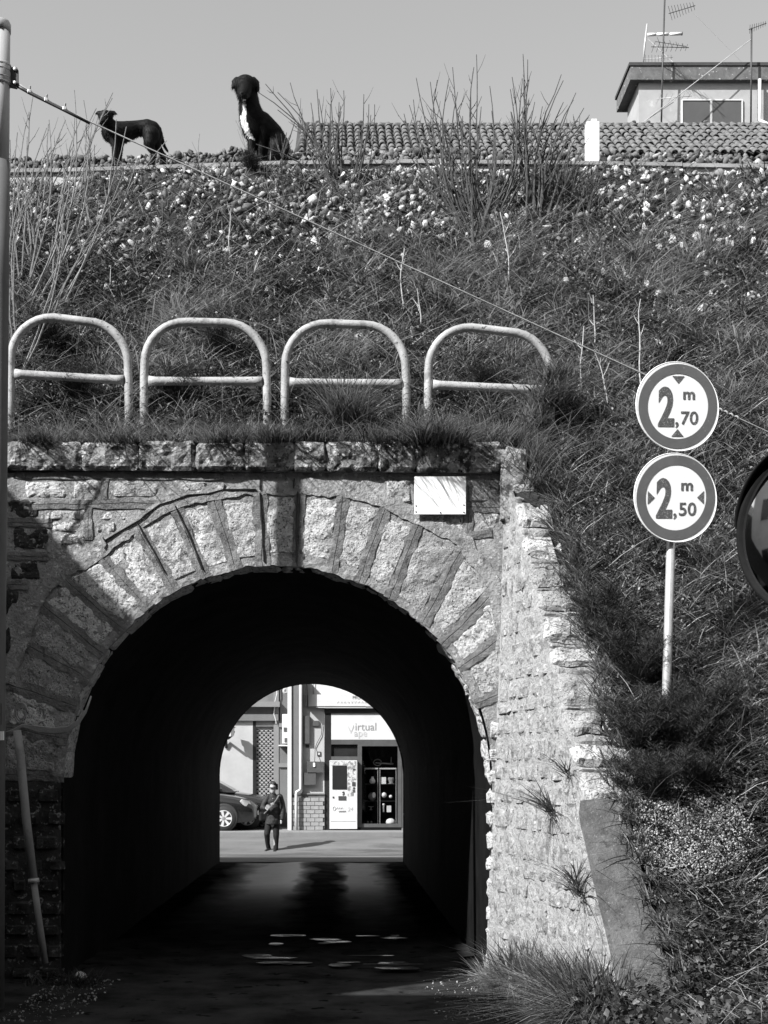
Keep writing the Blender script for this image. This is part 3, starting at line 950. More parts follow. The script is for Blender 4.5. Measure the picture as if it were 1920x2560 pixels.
# roof
roof = MB()
roof.prism([(BX0, 34.95, EZ - 0.14), (BX0 + 0.22, 38.0, RZ - 0.12), (BX0 + 0.22, 41.5, EZ - 0.14)], (BX1 - BX0, 0, 0))
roof = roof.build('roof', MATS['roof_edge'], shop)
pitch = 0.212; ncol = int((BX1 - BX0) / pitch); nrow = 8
sl = Vector((0, 3.05, RZ - EZ + 0.02)).normalized(); slen = math.hypot(3.05, RZ - EZ + 0.02); up = Vector((0, -sl.z, sl.y))
tile_me = None
tl = slen / nrow * 1.18
tm = MB(); vs = []; fs = []; nA = 6
for j in (0, 1):
    rr = 0.092 if j == 0 else 0.075
    for i in range(nA + 1):
        a = math.pi * i / nA
        vs.append(Vector((math.cos(a) * rr, 0, 0)) + up * (math.sin(a) * rr * 0.95) + sl * (tl * j) + up * (0.03 if j == 0 else 0.0))
for i in range(nA): fs.append((i, i + 1, nA + 2 + i, nA + 1 + i))
b_ = len(vs)
for i in range(nA + 1):
    a = math.pi * i / nA
    vs.append(Vector((math.cos(a) * 0.074, 0, 0)) + up * (math.sin(a) * 0.074 * 0.95 + 0.026))
for i in range(nA): fs.append((i, b_ + i, b_ + i + 1, i + 1))
vs = [tuple(v) for v in vs]
tile_mesh = bpy.data.meshes.new('roof_tile'); tile_mesh.from_pydata(vs, [], fs); tile_mesh.materials.append(MATS['roof_tile'])
for p in tile_mesh.polygons: p.use_smooth = True
rest = MB(); nparts = 0
slots = []
for c in range(ncol):
    x = BX0 + 0.12 + c * pitch
    vis = VX + x * F / 36.5
    for r_ in range(nrow):
        slots.append((0 if 740 < vis < 1925 else 1, -vis + 0 * r_, x, r_))
slots.sort()
slots = sorted(slots, key=lambda s: (s[0], s[1]))
for (o_, _, x, r_) in slots:
    base = Vector((x + 0.018 * rng.uniform(-1, 1), 34.95, EZ)) + sl * (r_ * slen / nrow + 0.04 * rng.uniform(-1, 1)) + up * (0.02 * rng.random())
    if nparts < 300:
        t = bpy.data.objects.new('roof_tile', tile_mesh); COL.objects.link(t); t.parent = roof
        t.location = base - wloc(roof); t.rotation_euler = (0, R(rng.uniform(-5, 5)), R(rng.uniform(-4, 4))); nparts += 1
    else:
        rest.add([Vector(v) + base for v in vs], fs)
    # pan between the covers
tag(rest.build('roof_tiles', MATS['roof_tile'], roof, smooth=True, recalc=False), kind='stuff')
pans = MB()
for c in range(ncol + 1):
    x = BX0 + 0.014 + c * pitch
    pans.add([Vector((x - 0.06, 34.97, EZ + 0.01)), Vector((x + 0.06, 34.97, EZ + 0.01)), Vector((x + 0.06, 34.97, EZ + 0.01)) + sl * slen, Vector((x - 0.06, 34.97, EZ + 0.01)) + sl * slen], [(0, 1, 2, 3)])
tag(pans.build('tile_pans', MATS['roof_edge'], roof, recalc=False), kind='stuff')
x = BX0 + 0.3
while x < BX1:
    L_ = 0.40
    MB().tube([(x, 38.0, RZ + 0.0), (x + L_ * 0.97, 38.0, RZ + 0.0)], [0.10, 0.085], n=10).build('ridge_tile', MATS['roof_edge'], roof, smooth=True)
    if rng.random() < 0.4:
        MB().ell((x + 0.2, 38.0, RZ + 0.12), (0.07, 0.06, 0.05), n=6, m=4).build('ridge_mortar', MATS['roof_tile'], roof)
    x += L_
MB().tube([(BX0 + 0.02, 34.95, EZ + 0.05), (BX0 + 0.24, 38.0, RZ + 0.03)], 0.09, n=8).build('verge_tile', MATS['roof_edge'], roof, smooth=True)

# ---- roof-top room on the right
HY = 38.6
H = lambda px, py, d=0.0: P(px, py, HY) + Vector((0, -d, 0))
room = empty('rooftop_room', H(1750, 320), 'small plastered rooftop room with flat slab roof and dark double window', 'building')
wl = H(1597, 320).x; ztop = H(0, 206).z; zbot = H(0, 322).z - 0.3
MB().span((wl, HY, zbot), (BX1, HY + 1.5, ztop)).build('wall', MATS['render_wall'], room)
MB().span((wl + 0.02, HY - 0.02, zbot), (BX1, HY - 0.002, H(0, 308).z)).build('plinth', MATS['facade_mid'], room)
slab = MB().span((H(1573, 0).x, HY - 0.16, H(0, 206).z), (BX1, HY + 1.75, H(0, 172).z + 0.0)).build('roof_slab', MATS['fascia'], room)
MB().span((H(1572, 0).x - 0.03, HY - 0.19, H(0, 172).z + 0.002), (BX1, HY + 1.8, H(0, 164).z)).build('roof_felt', MATS['roof_edge'], slab)
win = MB()
wx0, wx1, wz0, wz1 = H(1703, 0).x, H(1856, 0).x, H(0, 321).z, H(0, 250).z
fr = 0.035
win.span((wx0, HY - 0.05, wz1 - fr), (wx1, HY - 0.003, wz1)); win.span((wx0, HY - 0.05, wz0), (wx1, HY - 0.003, wz0 + fr))
win.span((wx0, HY - 0.05, wz0 + fr), (wx0 + fr, HY - 0.003, wz1 - fr)); win.span((wx1 - fr, HY - 0.05, wz0 + fr), (wx1, HY - 0.003, wz1 - fr))
win = win.build('window', MATS['facade_white'], room)
mx = H(1777, 0).x
for (a, b) in ((wx0 + fr, mx - 0.03), (mx + 0.03, wx1 - fr)):
    MB().span((a, HY - 0.03, wz0 + fr), (b, HY - 0.004, wz1 - fr)).build('pane', MATS['shutter_grey'], win)
MB().span((mx - 0.03, HY - 0.045, wz0 + fr), (mx + 0.03, HY - 0.004, wz1 - fr)).build('mullion', MATS['facade_pale'], win)
MB().span((wx0 + 0.03, HY - 0.07, wz0 + fr), (wx0 + 0.55, HY - 0.032, wz0 + fr + 0.09)).build('sill_box', MATS['facade_mid'], win)
dpx = H(1893, 0).x
dp = MB(); dp.tube([(dpx, HY - 0.22, H(0, 208).z), (dpx - 0.01, HY - 0.2, H(0, 308).z), (dpx + 0.04, HY - 0.32, H(0, 318).z), (dpx + 0.13, HY - 0.75, H(0, 345).z)], 0.05, n=10)
dp.build('downpipe', MATS['facade_white'], room, smooth=True)
# rubble and pots along the foot of the room
for k, (px_, py_, r_) in enumerate([(1549, 316, .14), (1584, 303, .07), (1618, 314, .17), (1866, 316, .13), (1806, 312, .07)]):
    mb = MB(); c = P(px_, py_ + 4, 38.1); mb.ell((0, 0, 0), (r_, r_ * .8, r_ * .8), n=9, m=6)
    mb.v = [tuple(Vector(v) * (1 + 0.25 * noise.noise(Vector(v) * 9 + Vector((k, 0, 0)))) + c) for v in mb.v]
    tag(mb.build('roof_rubble', MATS['roof_edge'], origin=c), ['broken dark ridge lump left of the rooftop room', 'small dark lump at the corner of the rooftop room', 'dark rubble heap below the masts of the rooftop room', 'dark clump beside the downpipe of the rooftop room', 'small dark pot below the rooftop window'][k], 'rubble', 'lumps along the tiled ridge')


def antenna(name, label, mast_pts, r, booms, mat='dark_metal'):
    """booms: (start, end, n elements, element half length, material)"""
    e = empty(name, mast_pts[0], label, 'antenna', 'television masts on the roof')
    MB().tube(mast_pts, r, n=8).build('mast', MATS[mat], e, smooth=True)
    for (a, b, n_, hl, mt, er) in booms:
        a = Vector(a); b = Vector(b)
        bo = MB().tube([a, b], er * 1.3, n=6).build('boom', MATS[mt], e, smooth=True)
        d = (b - a).normalized(); s_ = Vector((d.y, -d.x, 0)).normalized() if abs(d.x) + abs(d.y) > 1e-6 else Vector((1, 0, 0))
        s_ = (s_ * 0.93 + Vector((0.36, 0, 0.0))).normalized()
        for i in range(n_):
            p = a + (b - a) * ((i + 0.5) / n_)
            hh = hl * (1.15 - 0.5 * i / max(1, n_ - 1))
            MB().tube([p - s_ * hh, p + s_ * hh], er * 0.7, n=4).build('rod', MATS[mt], bo)
    return e


AY = 38.15
A_ = lambda px, py, y=AY: P(px, py, y)
antenna('television_antenna', 'tallest dark mast with three rod antennas in front of the rooftop room', [A_(1653, 330), A_(1656, 180), A_(1663, -40)], 0.024,
        [(A_(1672, 34), A_(1738, 14, 37.6), 9, 0.33, 'dark_metal', 0.008), (A_(1628, 117), A_(1722, 119, 37.7), 8, 0.26, 'dark_metal', 0.008), (A_(1640, 104), A_(1715, 116, 37.5), 5, 0.24, 'dark_metal', 0.007), (A_(1640, 247), A_(1730, 240, 37.8), 6, 0.25, 'galvanised', 0.007)])
antenna('television_antenna', 'short pale mast with white bar antenna on the room roof', [A_(1607, 168, 39.2), A_(1612, 110, 39.2), A_(1618, 60, 39.2)], 0.026,
        [(A_(1610, 148, 39.2), A_(1682, 143, 38.7), 9, 0.22, 'galvanised', 0.007)], 'galvanised')
bar = [o for o in SC.objects if o.name.startswith('television_antenna') and 'short pale' in o.get('label', '')][0]
for (a, b) in ((1619, 1640), (1642, 1671), (1675, 1704)):
    MB().tube([A_(a, 87 - (a - 1619) * 0.03, 39.1), A_(b, 86 - (a - 1619) * 0.03, 39.1)], 0.042, n=10).build('bar', MATS['white_paint'], bar, smooth=True)
MB().tube([A_(1704, 84, 39.1), A_(1706, 84, 39.1)], 0.05, n=10).build('end_cap', MATS['dark_metal'], bar, smooth=True)
antenna('television_antenna', 'dark mast with small tilted rod antenna near the downpipe at right', [A_(1877, 330, 38.2), A_(1878, 180, 38.2), A_(1879, 70, 38.2)], 0.026,
        [(A_(1872, 74, 38.2), A_(1916, 58, 37.9), 8, 0.2, 'dark_metal', 0.008)])
for (lb, a, b, r_) in [('pale guy wire from the right mast down to the tiled ridge', A_(1878, 98, 38.2), A_(1600, 312, 38.0), 0.013),
                       ('pale brace from the short mast down to the room roof', A_(1620, 98, 39.1), A_(1692, 165, 39.0), 0.015),
                       ('thin wire from the tall mast to the right of the room roof', A_(1733, 32), A_(1865, 166, 38.5), 0.004),
                       ('pale guy wire from the tall mast foot to the ridge', A_(1684, 255, 38.1), A_(1604, 308, 38.0), 0.010)]:
    tag(MB().tube([a, b], r_, n=5).build('guy_wire', MATS['concrete_white'], origin=b), lb, 'wire', 'wires of the roof masts')

# ================================================================== shop front seen through the tunnel
fr_ = MB
# wall of the bay between pilaster and shop
MB().span(S(757, 1985), S(811, 1766.4) + Vector((0, 0.25, 0))).build('bay_wall', MATS['facade_pale'], shop)
MB().span(S(719, 2078, 0.10), S(729, 1600, 0.0) + Vector((0, 0.2, 0))).build('corner_strip', MATS['facade_white'], shop)
pil = MB().span(S(729.3, 1984, 0.06), S(757, 1600) + Vector((0, 0.2, 0))).build('pilaster', MATS['facade_grey'], shop)
MB().span(S(812, 2076), S(828, 1780) + Vector((0, 0.3, 0))).build('door_column', MATS['frame_black'], shop)
MB().span(S(1004, 2076), S(1100, 1600) + Vector((0, 0.3, 0))).build('right_wall', MATS['facade_mid'], shop)
# brick dado
dado = MB().span(S(723, 2078, 0.03), S(812, 1986) + Vector((0, 0.2, 0))).build('brick_dado', MATS['brick_joint'], shop)
bw_, bh_ = 21.0, 10.2
r_ = 0; y = 2075
while y - bh_ > 1984:
    x = 724 - (bw_ / 2 if r_ % 2 else 0)
    while x < 811:
        a, b = max(724, x) + 0.6, min(811.5, x + bw_) - 0.6
        if b - a > 3:
            p0 = S(a, y - 0.6, 0.032); p1 = S(b, y - bh_ + 0.6, 0.032)
            MB().span(p0, p1 + Vector((0, -0.025 - 0.012 * rng.random(), 0))).build('brick', MATS['brick'], dado)
        x += bw_
    y -= bh_; r_ += 1
MB().span(S(722, 1986, 0.06), S(812, 1983, 0.0)).build('dado_cap', MATS['facade_mid'], shop)
# downpipe
dp = MB().tube([S(752, 1600, 0.14), S(752, 1972, 0.14), S(749, 1976, 0.15), S(742, 1980, 0.16), S(741, 1986, 0.16), S(742, 2076, 0.16)], 0.038, n=12)
dp.build('downpipe', MATS['facade_white'], shop, smooth=True)
# fascia panel, frames, windows
MB().span(S(828, 1849), S(1004, 1783) + Vector((0, 0.1, 0))).build('sign_panel', MATS['facade_white'], shop)
sp = MB()
text_mesh(sp, 'irtual', 0.20, S(887, 1826, 0.004), (1, 0, 0), (0, 0, 1), (0, -1, 0), xs=0.95)
sp.build('sign_text', MATS['print_grey'], shop, recalc=False)
sp = MB()
text_mesh(sp, 'ape', 0.18, S(885, 1841, 0.004), (1, 0, 0), (0, 0, 1), (0, -1, 0), xs=0.95)
sp.prism([S(868, 1812, 0.003), S(877, 1834, 0.003), S(885, 1818, 0.003), S(884, 1812, 0.003), S(878, 1828, 0.003)], (0, -0.002, 0))
sp.build('sign_text', MATS['concrete_white'], shop, recalc=False)
MB().span(S(811, 1783, 0.04), S(1004, 1771) + Vector((0, 0.3, 0))).build('lintel', MATS['frame_black'], shop)
ub = MB().span(S(771, 1766, 0.16), S(1100, 1737, 0.0)).build('sign_box', MATS['facade_white'], shop)
MB().span(S(790, 1770, 0.14), S(914, 1766.3, 0.02)).build('sign_lamp', MATS['facade_white'], ub)
sp = MB(); text_mesh(sp, 'PROFE..', 0.085, S(881, 1749, 0.163), (1, 0, 0), (0, 0, 1), (0, -1, 0), xs=0.9)
sp.build('sign_text', MATS['print_dark'], ub, recalc=False)
for k in range(9):                       # second line, worn past reading
    a0 = 843 + 8.6 * k
    MB().tube([S(a0 + 5 * t, 1756.5 + 2.6 * math.sin(7 * t + k), 0.162) for t in np.linspace(0, 1, 7)], 0.006, n=4).build('worn_letter', MATS['print_pale'], ub)
MB().span(S(757, 1737), S(1100, 1600) + Vector((0, 0.25, 0))).build('upper_wall', MATS['facade_white'], shop)
MB().span(S(757, 1766), S(811, 1737.5) + Vector((0, 0.25, 0))).build('upper_bay', MATS['facade_pale'], shop)
MB().span(S(828, 1861, 0.02), S(1004, 1849.2) + Vector((0, 0.1, 0))).build('head_frame', MATS['frame_grey'], shop)
MB().span(S(894, 2068, 0.02), S(902, 1861) + Vector((0, 0.1, 0))).build('door_post', MATS['frame_grey'], shop)
MB().span(S(828, 1900, 0.02), S(894, 1891) + Vector((0, 0.1, 0))).build('transom', MATS['frame_grey'], shop)
MB().span(S(828, 1891, -0.06), S(894, 1861, -0.07)).build('transom_pane', MATS['window_dark'], shop)
sw = MB(); f_ = 0.045
x0, x1, z0, z1 = S(902, 0).x, S(1004, 0).x, S(0, 2068).z, S(0, 1861).z
sw.span((x0, SY - 0.02, z0), (x1, SY + 0.05, z0 + 0.09)); sw.span((x0, SY - 0.02, z1 - f_), (x1, SY + 0.05, z1)); sw.span((x0, SY - 0.02, z0 + 0.09), (x0 + f_ * 0.6, SY + 0.05, z1 - f_)); sw.span((x1 - 0.1, SY - 0.02, z0 + 0.09), (x1, SY + 0.05, z1 - f_))
sw = sw.build('shop_window', MATS['frame_grey'], shop)
MB().span((x0 + 0.027, SY + 0.01, z0 + 0.09), (x1 - 0.1, SY + 0.016, z1 - f_)).build('pane', MATS['glass'], sw)
# dark interior behind the glass
rm = MB()
zi0 = z0 + 0.05
rm.add([(x0 - 0.9, SY + 0.12, zi0), (x1 + 0.4, SY + 0.12, zi0), (x1 + 0.4, SY + 1.6, zi0), (x0 - 0.9, SY + 1.6, zi0)], [(0, 1, 2, 3)])
rm.add([(x0 - 0.9, SY + 1.6, zi0), (x1 + 0.4, SY + 1.6, zi0), (x1 + 0.4, SY + 1.6, z1 + 0.2), (x0 - 0.9, SY + 1.6, z1 + 0.2)], [(0, 1, 2, 3)])
rm.add([(x0 - 0.9, SY + 0.12, zi0), (x0 - 0.9, SY + 1.6, zi0), (x0 - 0.9, SY + 1.6, z1 + 0.2), (x0 - 0.9, SY + 0.12, z1 + 0.2)], [(0, 1, 2, 3)])
rm.add([(x1 + 0.4, SY + 0.12, zi0), (x1 + 0.4, SY + 1.6, zi0), (x1 + 0.4, SY + 1.6, z1 + 0.2), (x1 + 0.4, SY + 0.12, z1 + 0.2)], [(0, 1, 2, 3)])
rm.add([(x0 - 0.9, SY + 0.12, z1 + 0.2), (x1 + 0.4, SY + 0.12, z1 + 0.2), (x1 + 0.4, SY + 1.6, z1 + 0.2), (x0 - 0.9, SY + 1.6, z1 + 0.2)], [(0, 1, 2, 3)])
rm.build('shop_interior', MATS['dark_room'], shop, recalc=False)
MB().span((x0 - 1.0, SY + 0.12, zt), (x0, SY + 0.16, z1 + 0.2)).build('inner_partition', MATS['frame_black'], shop)
MB().span(S(812, 2083, 0.12), S(1010, 2076) + Vector((0, 0.2, 0))).build('door_step', MATS['facade_pale'], shop)
# meter boxes, cabinet, plates on the bay
for nm, (a, b, c, d), dp_, mt in [('meter_box', (768, 1904, 809, 1931), 0.16, 'box_grey'), ('meter_box', (761, 1931.5, 790, 1962), 0.14, 'box_grey'), ('cable_cabinet', (757.5, 1790, 774, 1859), 0.1, 'box_grey'),
                              ('number_plate', (764, 1862, 773, 1869), 0.01, 'print_dark'), ('door_bell', (793, 1879, 802, 1890), 0.02, 'box_grey'), ('junction_box', (782, 1802, 797, 1815), 0.05, 'frame_grey')]:
    MB().span(S(a, d, dp_), S(c, b, 0.001)).build(nm, MATS[mt], shop)
MB().span(S(795.5, 1887, 0.024), S(799.5, 1882, 0.021)).build('bell_button', MATS['facade_white'], shop)
MB().span(S(765, 1768, 0.35), S(769, 1700, 0.001)).build('bracket_post', MATS['frame_black'], shop)
# balcony with rail high on the facade (shades the upper shop front)
bal = MB().span((-0.75, SY - 0.75, 5.0), (0.9, SY - 0.001, 5.14)).build('balcony', MATS['concrete'], shop)
for k in range(12):
    MB().tube([(-0.72 + k * 0.145, SY - 0.72, 5.14), (-0.72 + k * 0.145, SY - 0.72, 6.0)], 0.012, n=5).build('baluster', MATS['frame_black'], bal)
MB().tube([(-0.74, SY - 0.72, 6.0), (0.9, SY - 0.72, 6.0)], 0.02, n=6).build('rail', MATS['frame_black'], bal)

tag(MB().tube([S(783, 1700, 0.05), S(783, 1738, 0.05)] , 0.008, n=5).build('hanging_cable', MATS['frame_black'], origin=S(783, 1738)), 'short dark cable hanging at the top of the shop bay', 'cable')
tag(MB().tube([S(806, 1810, 0.03), S(803, 1838, 0.03), S(793, 1856, 0.03), S(788, 1870, 0.02), S(787, 1900, 0.17), S(787, 1906, 0.18)], 0.008, n=5).build('loose_cable', MATS['frame_black'], origin=S(787, 1906)), 'thin dark cable drooping down to the upper meter box', 'cable')
tag(MB().span(S(783, 1917, 0.185), S(788, 1907, 0.17)).build('paper_tag', MATS['white_paint'], origin=S(785, 1912, .18)), 'small white paper tag hanging on the upper meter box', 'tag')

# ---- vending machine in the doorway
vm = empty('vending_machine', S(858, 2072), 'white vending machine with dark display standing in the shop doorway', 'vending machine')
MB().span(S(824, 2072, 0.16), S(893, 1901) + Vector((0, 0.45, 0)), bev=0.01).build('cabinet', MATS['facade_white'], vm)
V_ = lambda a, b, c, d, nm, mt, t=0.012, base=0.161: MB().span(S(a, d, base), S(b, c, base + t)).build(nm, MATS[mt], vm)
V_(831, 867, 1914, 1973, 'display', 'frame_black'); V_(867.5, 890, 1903, 1950, 'poster', 'graffiti', 0.004); V_(826, 866, 1903, 1913, 'poster', 'graffiti', 0.004); V_(869, 884, 1950, 1990, 'poster', 'graffiti', 0.003)
V_(880, 888, 1955, 1965, 'coin_panel', 'print_dark'); V_(882, 887, 1968, 1972, 'coin_slot', 'print_dark'); V_(882, 887, 1974, 1980, 'card_slot', 'box_grey'); V_(882, 888, 1922, 1925, 'key_pad', 'print_dark')
V_(846, 865, 1990, 2000, 'delivery_flap', 'print_dark'); V_(831.5, 835, 1991, 1995, 'lock', 'print_dark'); V_(827, 889, 2052.5, 2053.3, 'seam', 'print_grey', 0.003)
mb = MB().tube([S(855, 1981, 0.17), S(859, 1979, 0.17), S(859.5, 1984, 0.17), S(856, 1987, 0.17)], 0.014, n=6); mb.build('emblem', MATS['print_dark'], vm)
MB().tube([S(835 + 3 * math.cos(a) + 0.5, 2021 - 5 * math.sin(a), 0.164) for a in np.linspace(0.6, 6.2, 12)] + [S(839 + 18 * t, 2020 + 2 * math.sin(20 * t), 0.164) for t in np.linspace(0, 1, 16)], 0.008, n=4).build('script', MATS['print_pale'], vm)
MB().tube([S(847 + 17 * t, 2028 + 1.4 * math.sin(26 * t), 0.164) for t in np.linspace(0, 1, 18)], 0.011, n=4).build('script', MATS['print_grey'], vm)
mb = MB(); text_mesh(mb, '24', 0.10, S(869, 2028, 0.163), (1, 0, 0.1), (0.1, 0, 1), (0, -1, 0)); mb.build('lettering', MATS['print_pale'], vm, recalc=False)

# ---- goods in the window
IY = 0.30
G = lambda px, py, d=0.0: P(px, py, SY) + Vector((0, IY + d, 0))
for k, (a, b) in enumerate(((913, 946), (950, 992))):
    e = empty('display_stand', G((a + b) / 2, 2066), ['left glass display stand with pale top bar in the shop window', 'right glass display stand with pale top bar in the shop window'][k], 'shelf', 'display stands in the shop window')
    MB().span(G(a, 1923, -0.05), G(b, 1919.5, 0.3)).build('top_bar', MATS['facade_white'], e)
    for q in ((b - 1.4,) if k == 0 else (a, b - 1.4)):
        MB().span(G(q, 2066, -0.03), G(q + 1.3, 1923, 0.0)).build('upright', MATS['concrete_white'], e)
    for yy in (1960, 2003, 2062):
        MB().span(G(a, yy + 0.6, -0.02), G(b - 1.5, yy, 0.28)).build('shelf', MATS['frame_grey'], e)
GP = 'goods in the shop window'
def good(mb, nm, mt, px_, py_, lb, cat, smooth=True):
    tag(mb.build(nm, MATS[mt], origin=G(px_, py_), smooth=smooth), lb, cat, GP)
good(MB().lathe([(0.045, 0), (0.075, 0.05), (0.07, 0.11), (0.035, 0.15), (0.035, 0.185), (0.03, 0.19)], G(932, 1960, 0.05)), 'vase', 'ceramic', 932, 1960, 'white round vase on the left display stand', 'vase')
good(MB().ell(G(931, 1992, 0.05), (0.10, 0.08, 0.11)), 'globe', 'facade_mid', 931, 2003, 'grey globe on the left display stand', 'globe')
good(MB().ell(G(935.5, 1988, -0.03), (0.045, 0.02, 0.075)), 'round_tin', 'ceramic', 935, 2003, 'pale half disc in front of the grey globe', 'tin')
good(MB().ell(G(961, 1988, 0.05), (0.072, 0.07, 0.072)), 'ball', 'ceramic', 961, 2003, 'larger white ball on the right display stand', 'ball')
good(MB().ell(G(978, 1992, 0.05), (0.045, 0.045, 0.045)), 'ball', 'ceramic', 978, 2003, 'smaller white ball on the right display stand', 'ball')
good(MB().span(G(953, 1960, 0.0), G(966, 1943, 0.1)), 'carton', 'ceramic', 960, 1960, 'white carton at the top of the right display stand', 'carton', False)
good(MB().lathe([(0.09, 0), (0.09, 0.02), (0.05, 0.03), (0.09, 0.1), (0.07, 0.17)], G(979, 1960, 0.1)), 'jug', 'facade_mid', 979, 1960, 'dark jug beside the white carton', 'jug')
good(MB().span(G(968, 2031, 0.0), G(979, 2015, 0.08)), 'carton', 'ceramic', 973, 2031, 'white carton low in the right display stand', 'carton', False)
good(MB().lathe([(0.018, 0), (0.018, 0.17), (0.03, 0.18), (0.03, 0.22)], G(960, 2031, 0.02)), 'bottle', 'ceramic', 960, 2031, 'slim white bottle beside the low carton', 'bottle')
good(MB().lathe([(0.12, 0), (0.125, 0.06), (0.10, 0.12), (0.05, 0.15), (0, 0.155)], G(978, 2062, 0.1)), 'helmet', 'ceramic', 978, 2062, 'white dome helmet at the bottom of the window', 'helmet')
good(MB().ell(G(920, 2057, 0.0), (0.03, 0.03, 0.04)).ell(G(929, 2057, 0.0), (0.028, 0.03, 0.04)), 'small_pots', 'facade_mid', 924, 2062, 'pair of small pale pots at the bottom left of the window', 'pots')
good(MB().lathe([(0.05, 0), (0.02, 0.02), (0.02, 0.07), (0.07, 0.09), (0.07, 0.1)], G(928, 2026, 0.05)), 'cake_stand', 'facade_mid', 928, 2026, 'grey footed dish on the left display stand', 'dish')
mb = MB().tube([G(945 + 10 * math.cos(a), 1906 - 8 * math.sin(a), 0.1) for a in np.linspace(0.2, 6.0, 14)], 0.016, n=6); mb.tube([G(940, 1907, 0.1), G(985, 1909, 0.1)], 0.022, n=6); mb.tube([G(979, 1909, 0.1), G(980, 1892, 0.1)], 0.016, n=6)
good(mb, 'model_ship', 'facade_mid', 960, 1919, 'grey model on top of the display stands', 'model')

# ---- lower neighbour on the left with grille shutter
NY = 37.4
Nn = lambda px, py, d=0.0: P(px, py, NY) + Vector((0, -d, 0))
nb = empty('neighbour_house', Nn(620, 2080), 'pale house with perforated roller shutter left of the shop', 'building')
MB().span(Nn(380, 2090), Nn(632, 1803) + Vector((0, 0.25, 0))).build('wall', MATS['facade_pale'], nb)
MB().span(Nn(380, 1803, 0.0), Nn(700, 1500) + Vector((0, 0.25, 0))).build('upper_wall', MATS['cornice_grey'], nb)
MB().span(Nn(380, 1768, 0.25), Nn(700, 1755, 0.001)).build('cornice', MATS['facade_mid'], nb)
MB().span(Nn(380, 1802, 0.10), Nn(696, 1786, 0.001)).build('cornice', MATS['facade_grey'], nb)
MB().span(Nn(632, 2090), Nn(640, 1803) + Vector((0, 0.25, 0))).build('jamb', MATS['frame_black'], nb)
MB().span(Nn(640, 1816), Nn(684, 1803) + Vector((0, 0.25, 0))).build('shutter_box', MATS['facade_mid'], nb)
MB().span(Nn(640, 2090) + Vector((0, 0.3, 0)), Nn(684, 1816) + Vector((0, 0.34, 0))).build('dark_hall', MATS['dark_room'], nb)
MB().span(Nn(684, 2090, 0.02), Nn(697, 1700) + Vector((0, 0.25, 0))).build('door_frame', MATS['facade_mid'], nb)
MB().span(Nn(697, 2090), Nn(735, 1700) + Vector((0, 0.25, 0))).build('panel_wall', MATS['facade_grey'], nb)
for yy in (1808, 1908): MB().span(Nn(697, yy + 10, 0.05), Nn(735, yy, 0.001)).build('panel_rail', MATS['facade_mid'], nb)
sh = MB().span(Nn(640, 1822, -0.05), Nn(684, 1816, -0.1)).build('roller_shutter', MATS['facade_mid'], nb)
gr = MB(); y = 1820; k = 0
slat = []
while y < 2086:
    for x in np.arange(640.5 + (0 if k % 2 else 5.4), 684, 10.8):
        a, b = max(640.5, x), min(684, x + 6.2)
        if b - a > 1.2: gr.span(Nn(a, y + 2.6, -0.06), Nn(b, y + 0.4, -0.075))
    gr.span(Nn(640.5, y + 5.0, -0.063), Nn(684, y + 4.2, -0.073))
    y += 5.4; k += 1
tag(gr.build('shutter_links', MATS['facade_pale'], sh), kind='stuff')
# conduits and white meter on the neighbour
ac = empty('air_conditioner', Nn(716, 1858), 'white air conditioner box between neighbour house and shop', 'air conditioner')
MB().span(Nn(707, 1860, 0.45), Nn(727, 1787, 0.05), bev=0.02).build('casing', MATS['facade_white'], ac)
MB().span(Nn(711, 1830, 0.465), Nn(718, 1820, 0.452)).build('vent', MATS['frame_grey'], ac); MB().span(Nn(713, 1856, 0.465), Nn(719, 1846, 0.452)).build('vent', MATS['frame_grey'], ac)
MB().span(Nn(698, 1866, 0.45), Nn(720, 1863, 0.0)).build('bracket', MATS['facade_white'], ac)
tag(MB().tube([Nn(692, 1700, 0.1), Nn(693, 1735, 0.1), Nn(687, 1760, 0.1), Nn(685, 1785, 0.1), Nn(690, 1800, 0.1), Nn(691, 1810, 0.08)], 0.02, n=6).build('conduit', MATS['concrete_white'], origin=Nn(691, 1810)), 'pale wavy conduit beside the roller shutter', 'conduit')
mb = MB()
for a0 in range(3): mb.tube([Nn(714 + (6 - a0) * math.cos(a), 1728 - (6 - a0) * 1.2 * math.sin(a), 0.12 + 0.02 * a0) for a in np.linspace(0, 6.1, 14)], 0.018, n=5)
tag(mb.build('coiled_cable', MATS['concrete_white'], origin=Nn(714, 1735)), 'coil of pale cable at the top beside the shop corner', 'cable')
lamp = empty('wall_lamp', Nn(577, 1838), 'black bracket lantern on the pale neighbour wall', 'lamp')
MB().tube([Nn(566, 1870, 0.02), Nn(566, 1848, 0.1), Nn(574, 1846, 0.35), Nn(584, 1838, 0.4), Nn(587, 1828, 0.4)], 0.04, n=7).build('bracket', MATS['frame_black'], lamp)
MB().lathe([(0.10, 0), (0.13, 0.22), (0.15, 0.24)], Nn(578, 1842, 0.4), n=6).build('glass', MATS['facade_white'], lamp)
MB().lathe([(0.17, 0), (0.05, 0.06), (0.0, 0.1)], Nn(578, 1820, 0.4), n=6).build('hood', MATS['frame_black'], lamp)
MB().span(P(380, 2085, 36.6), P(729, 2075, 36.6) + Vector((0, 0.9, 0))).build('doorstep', MATS['facade_pale'], nb)

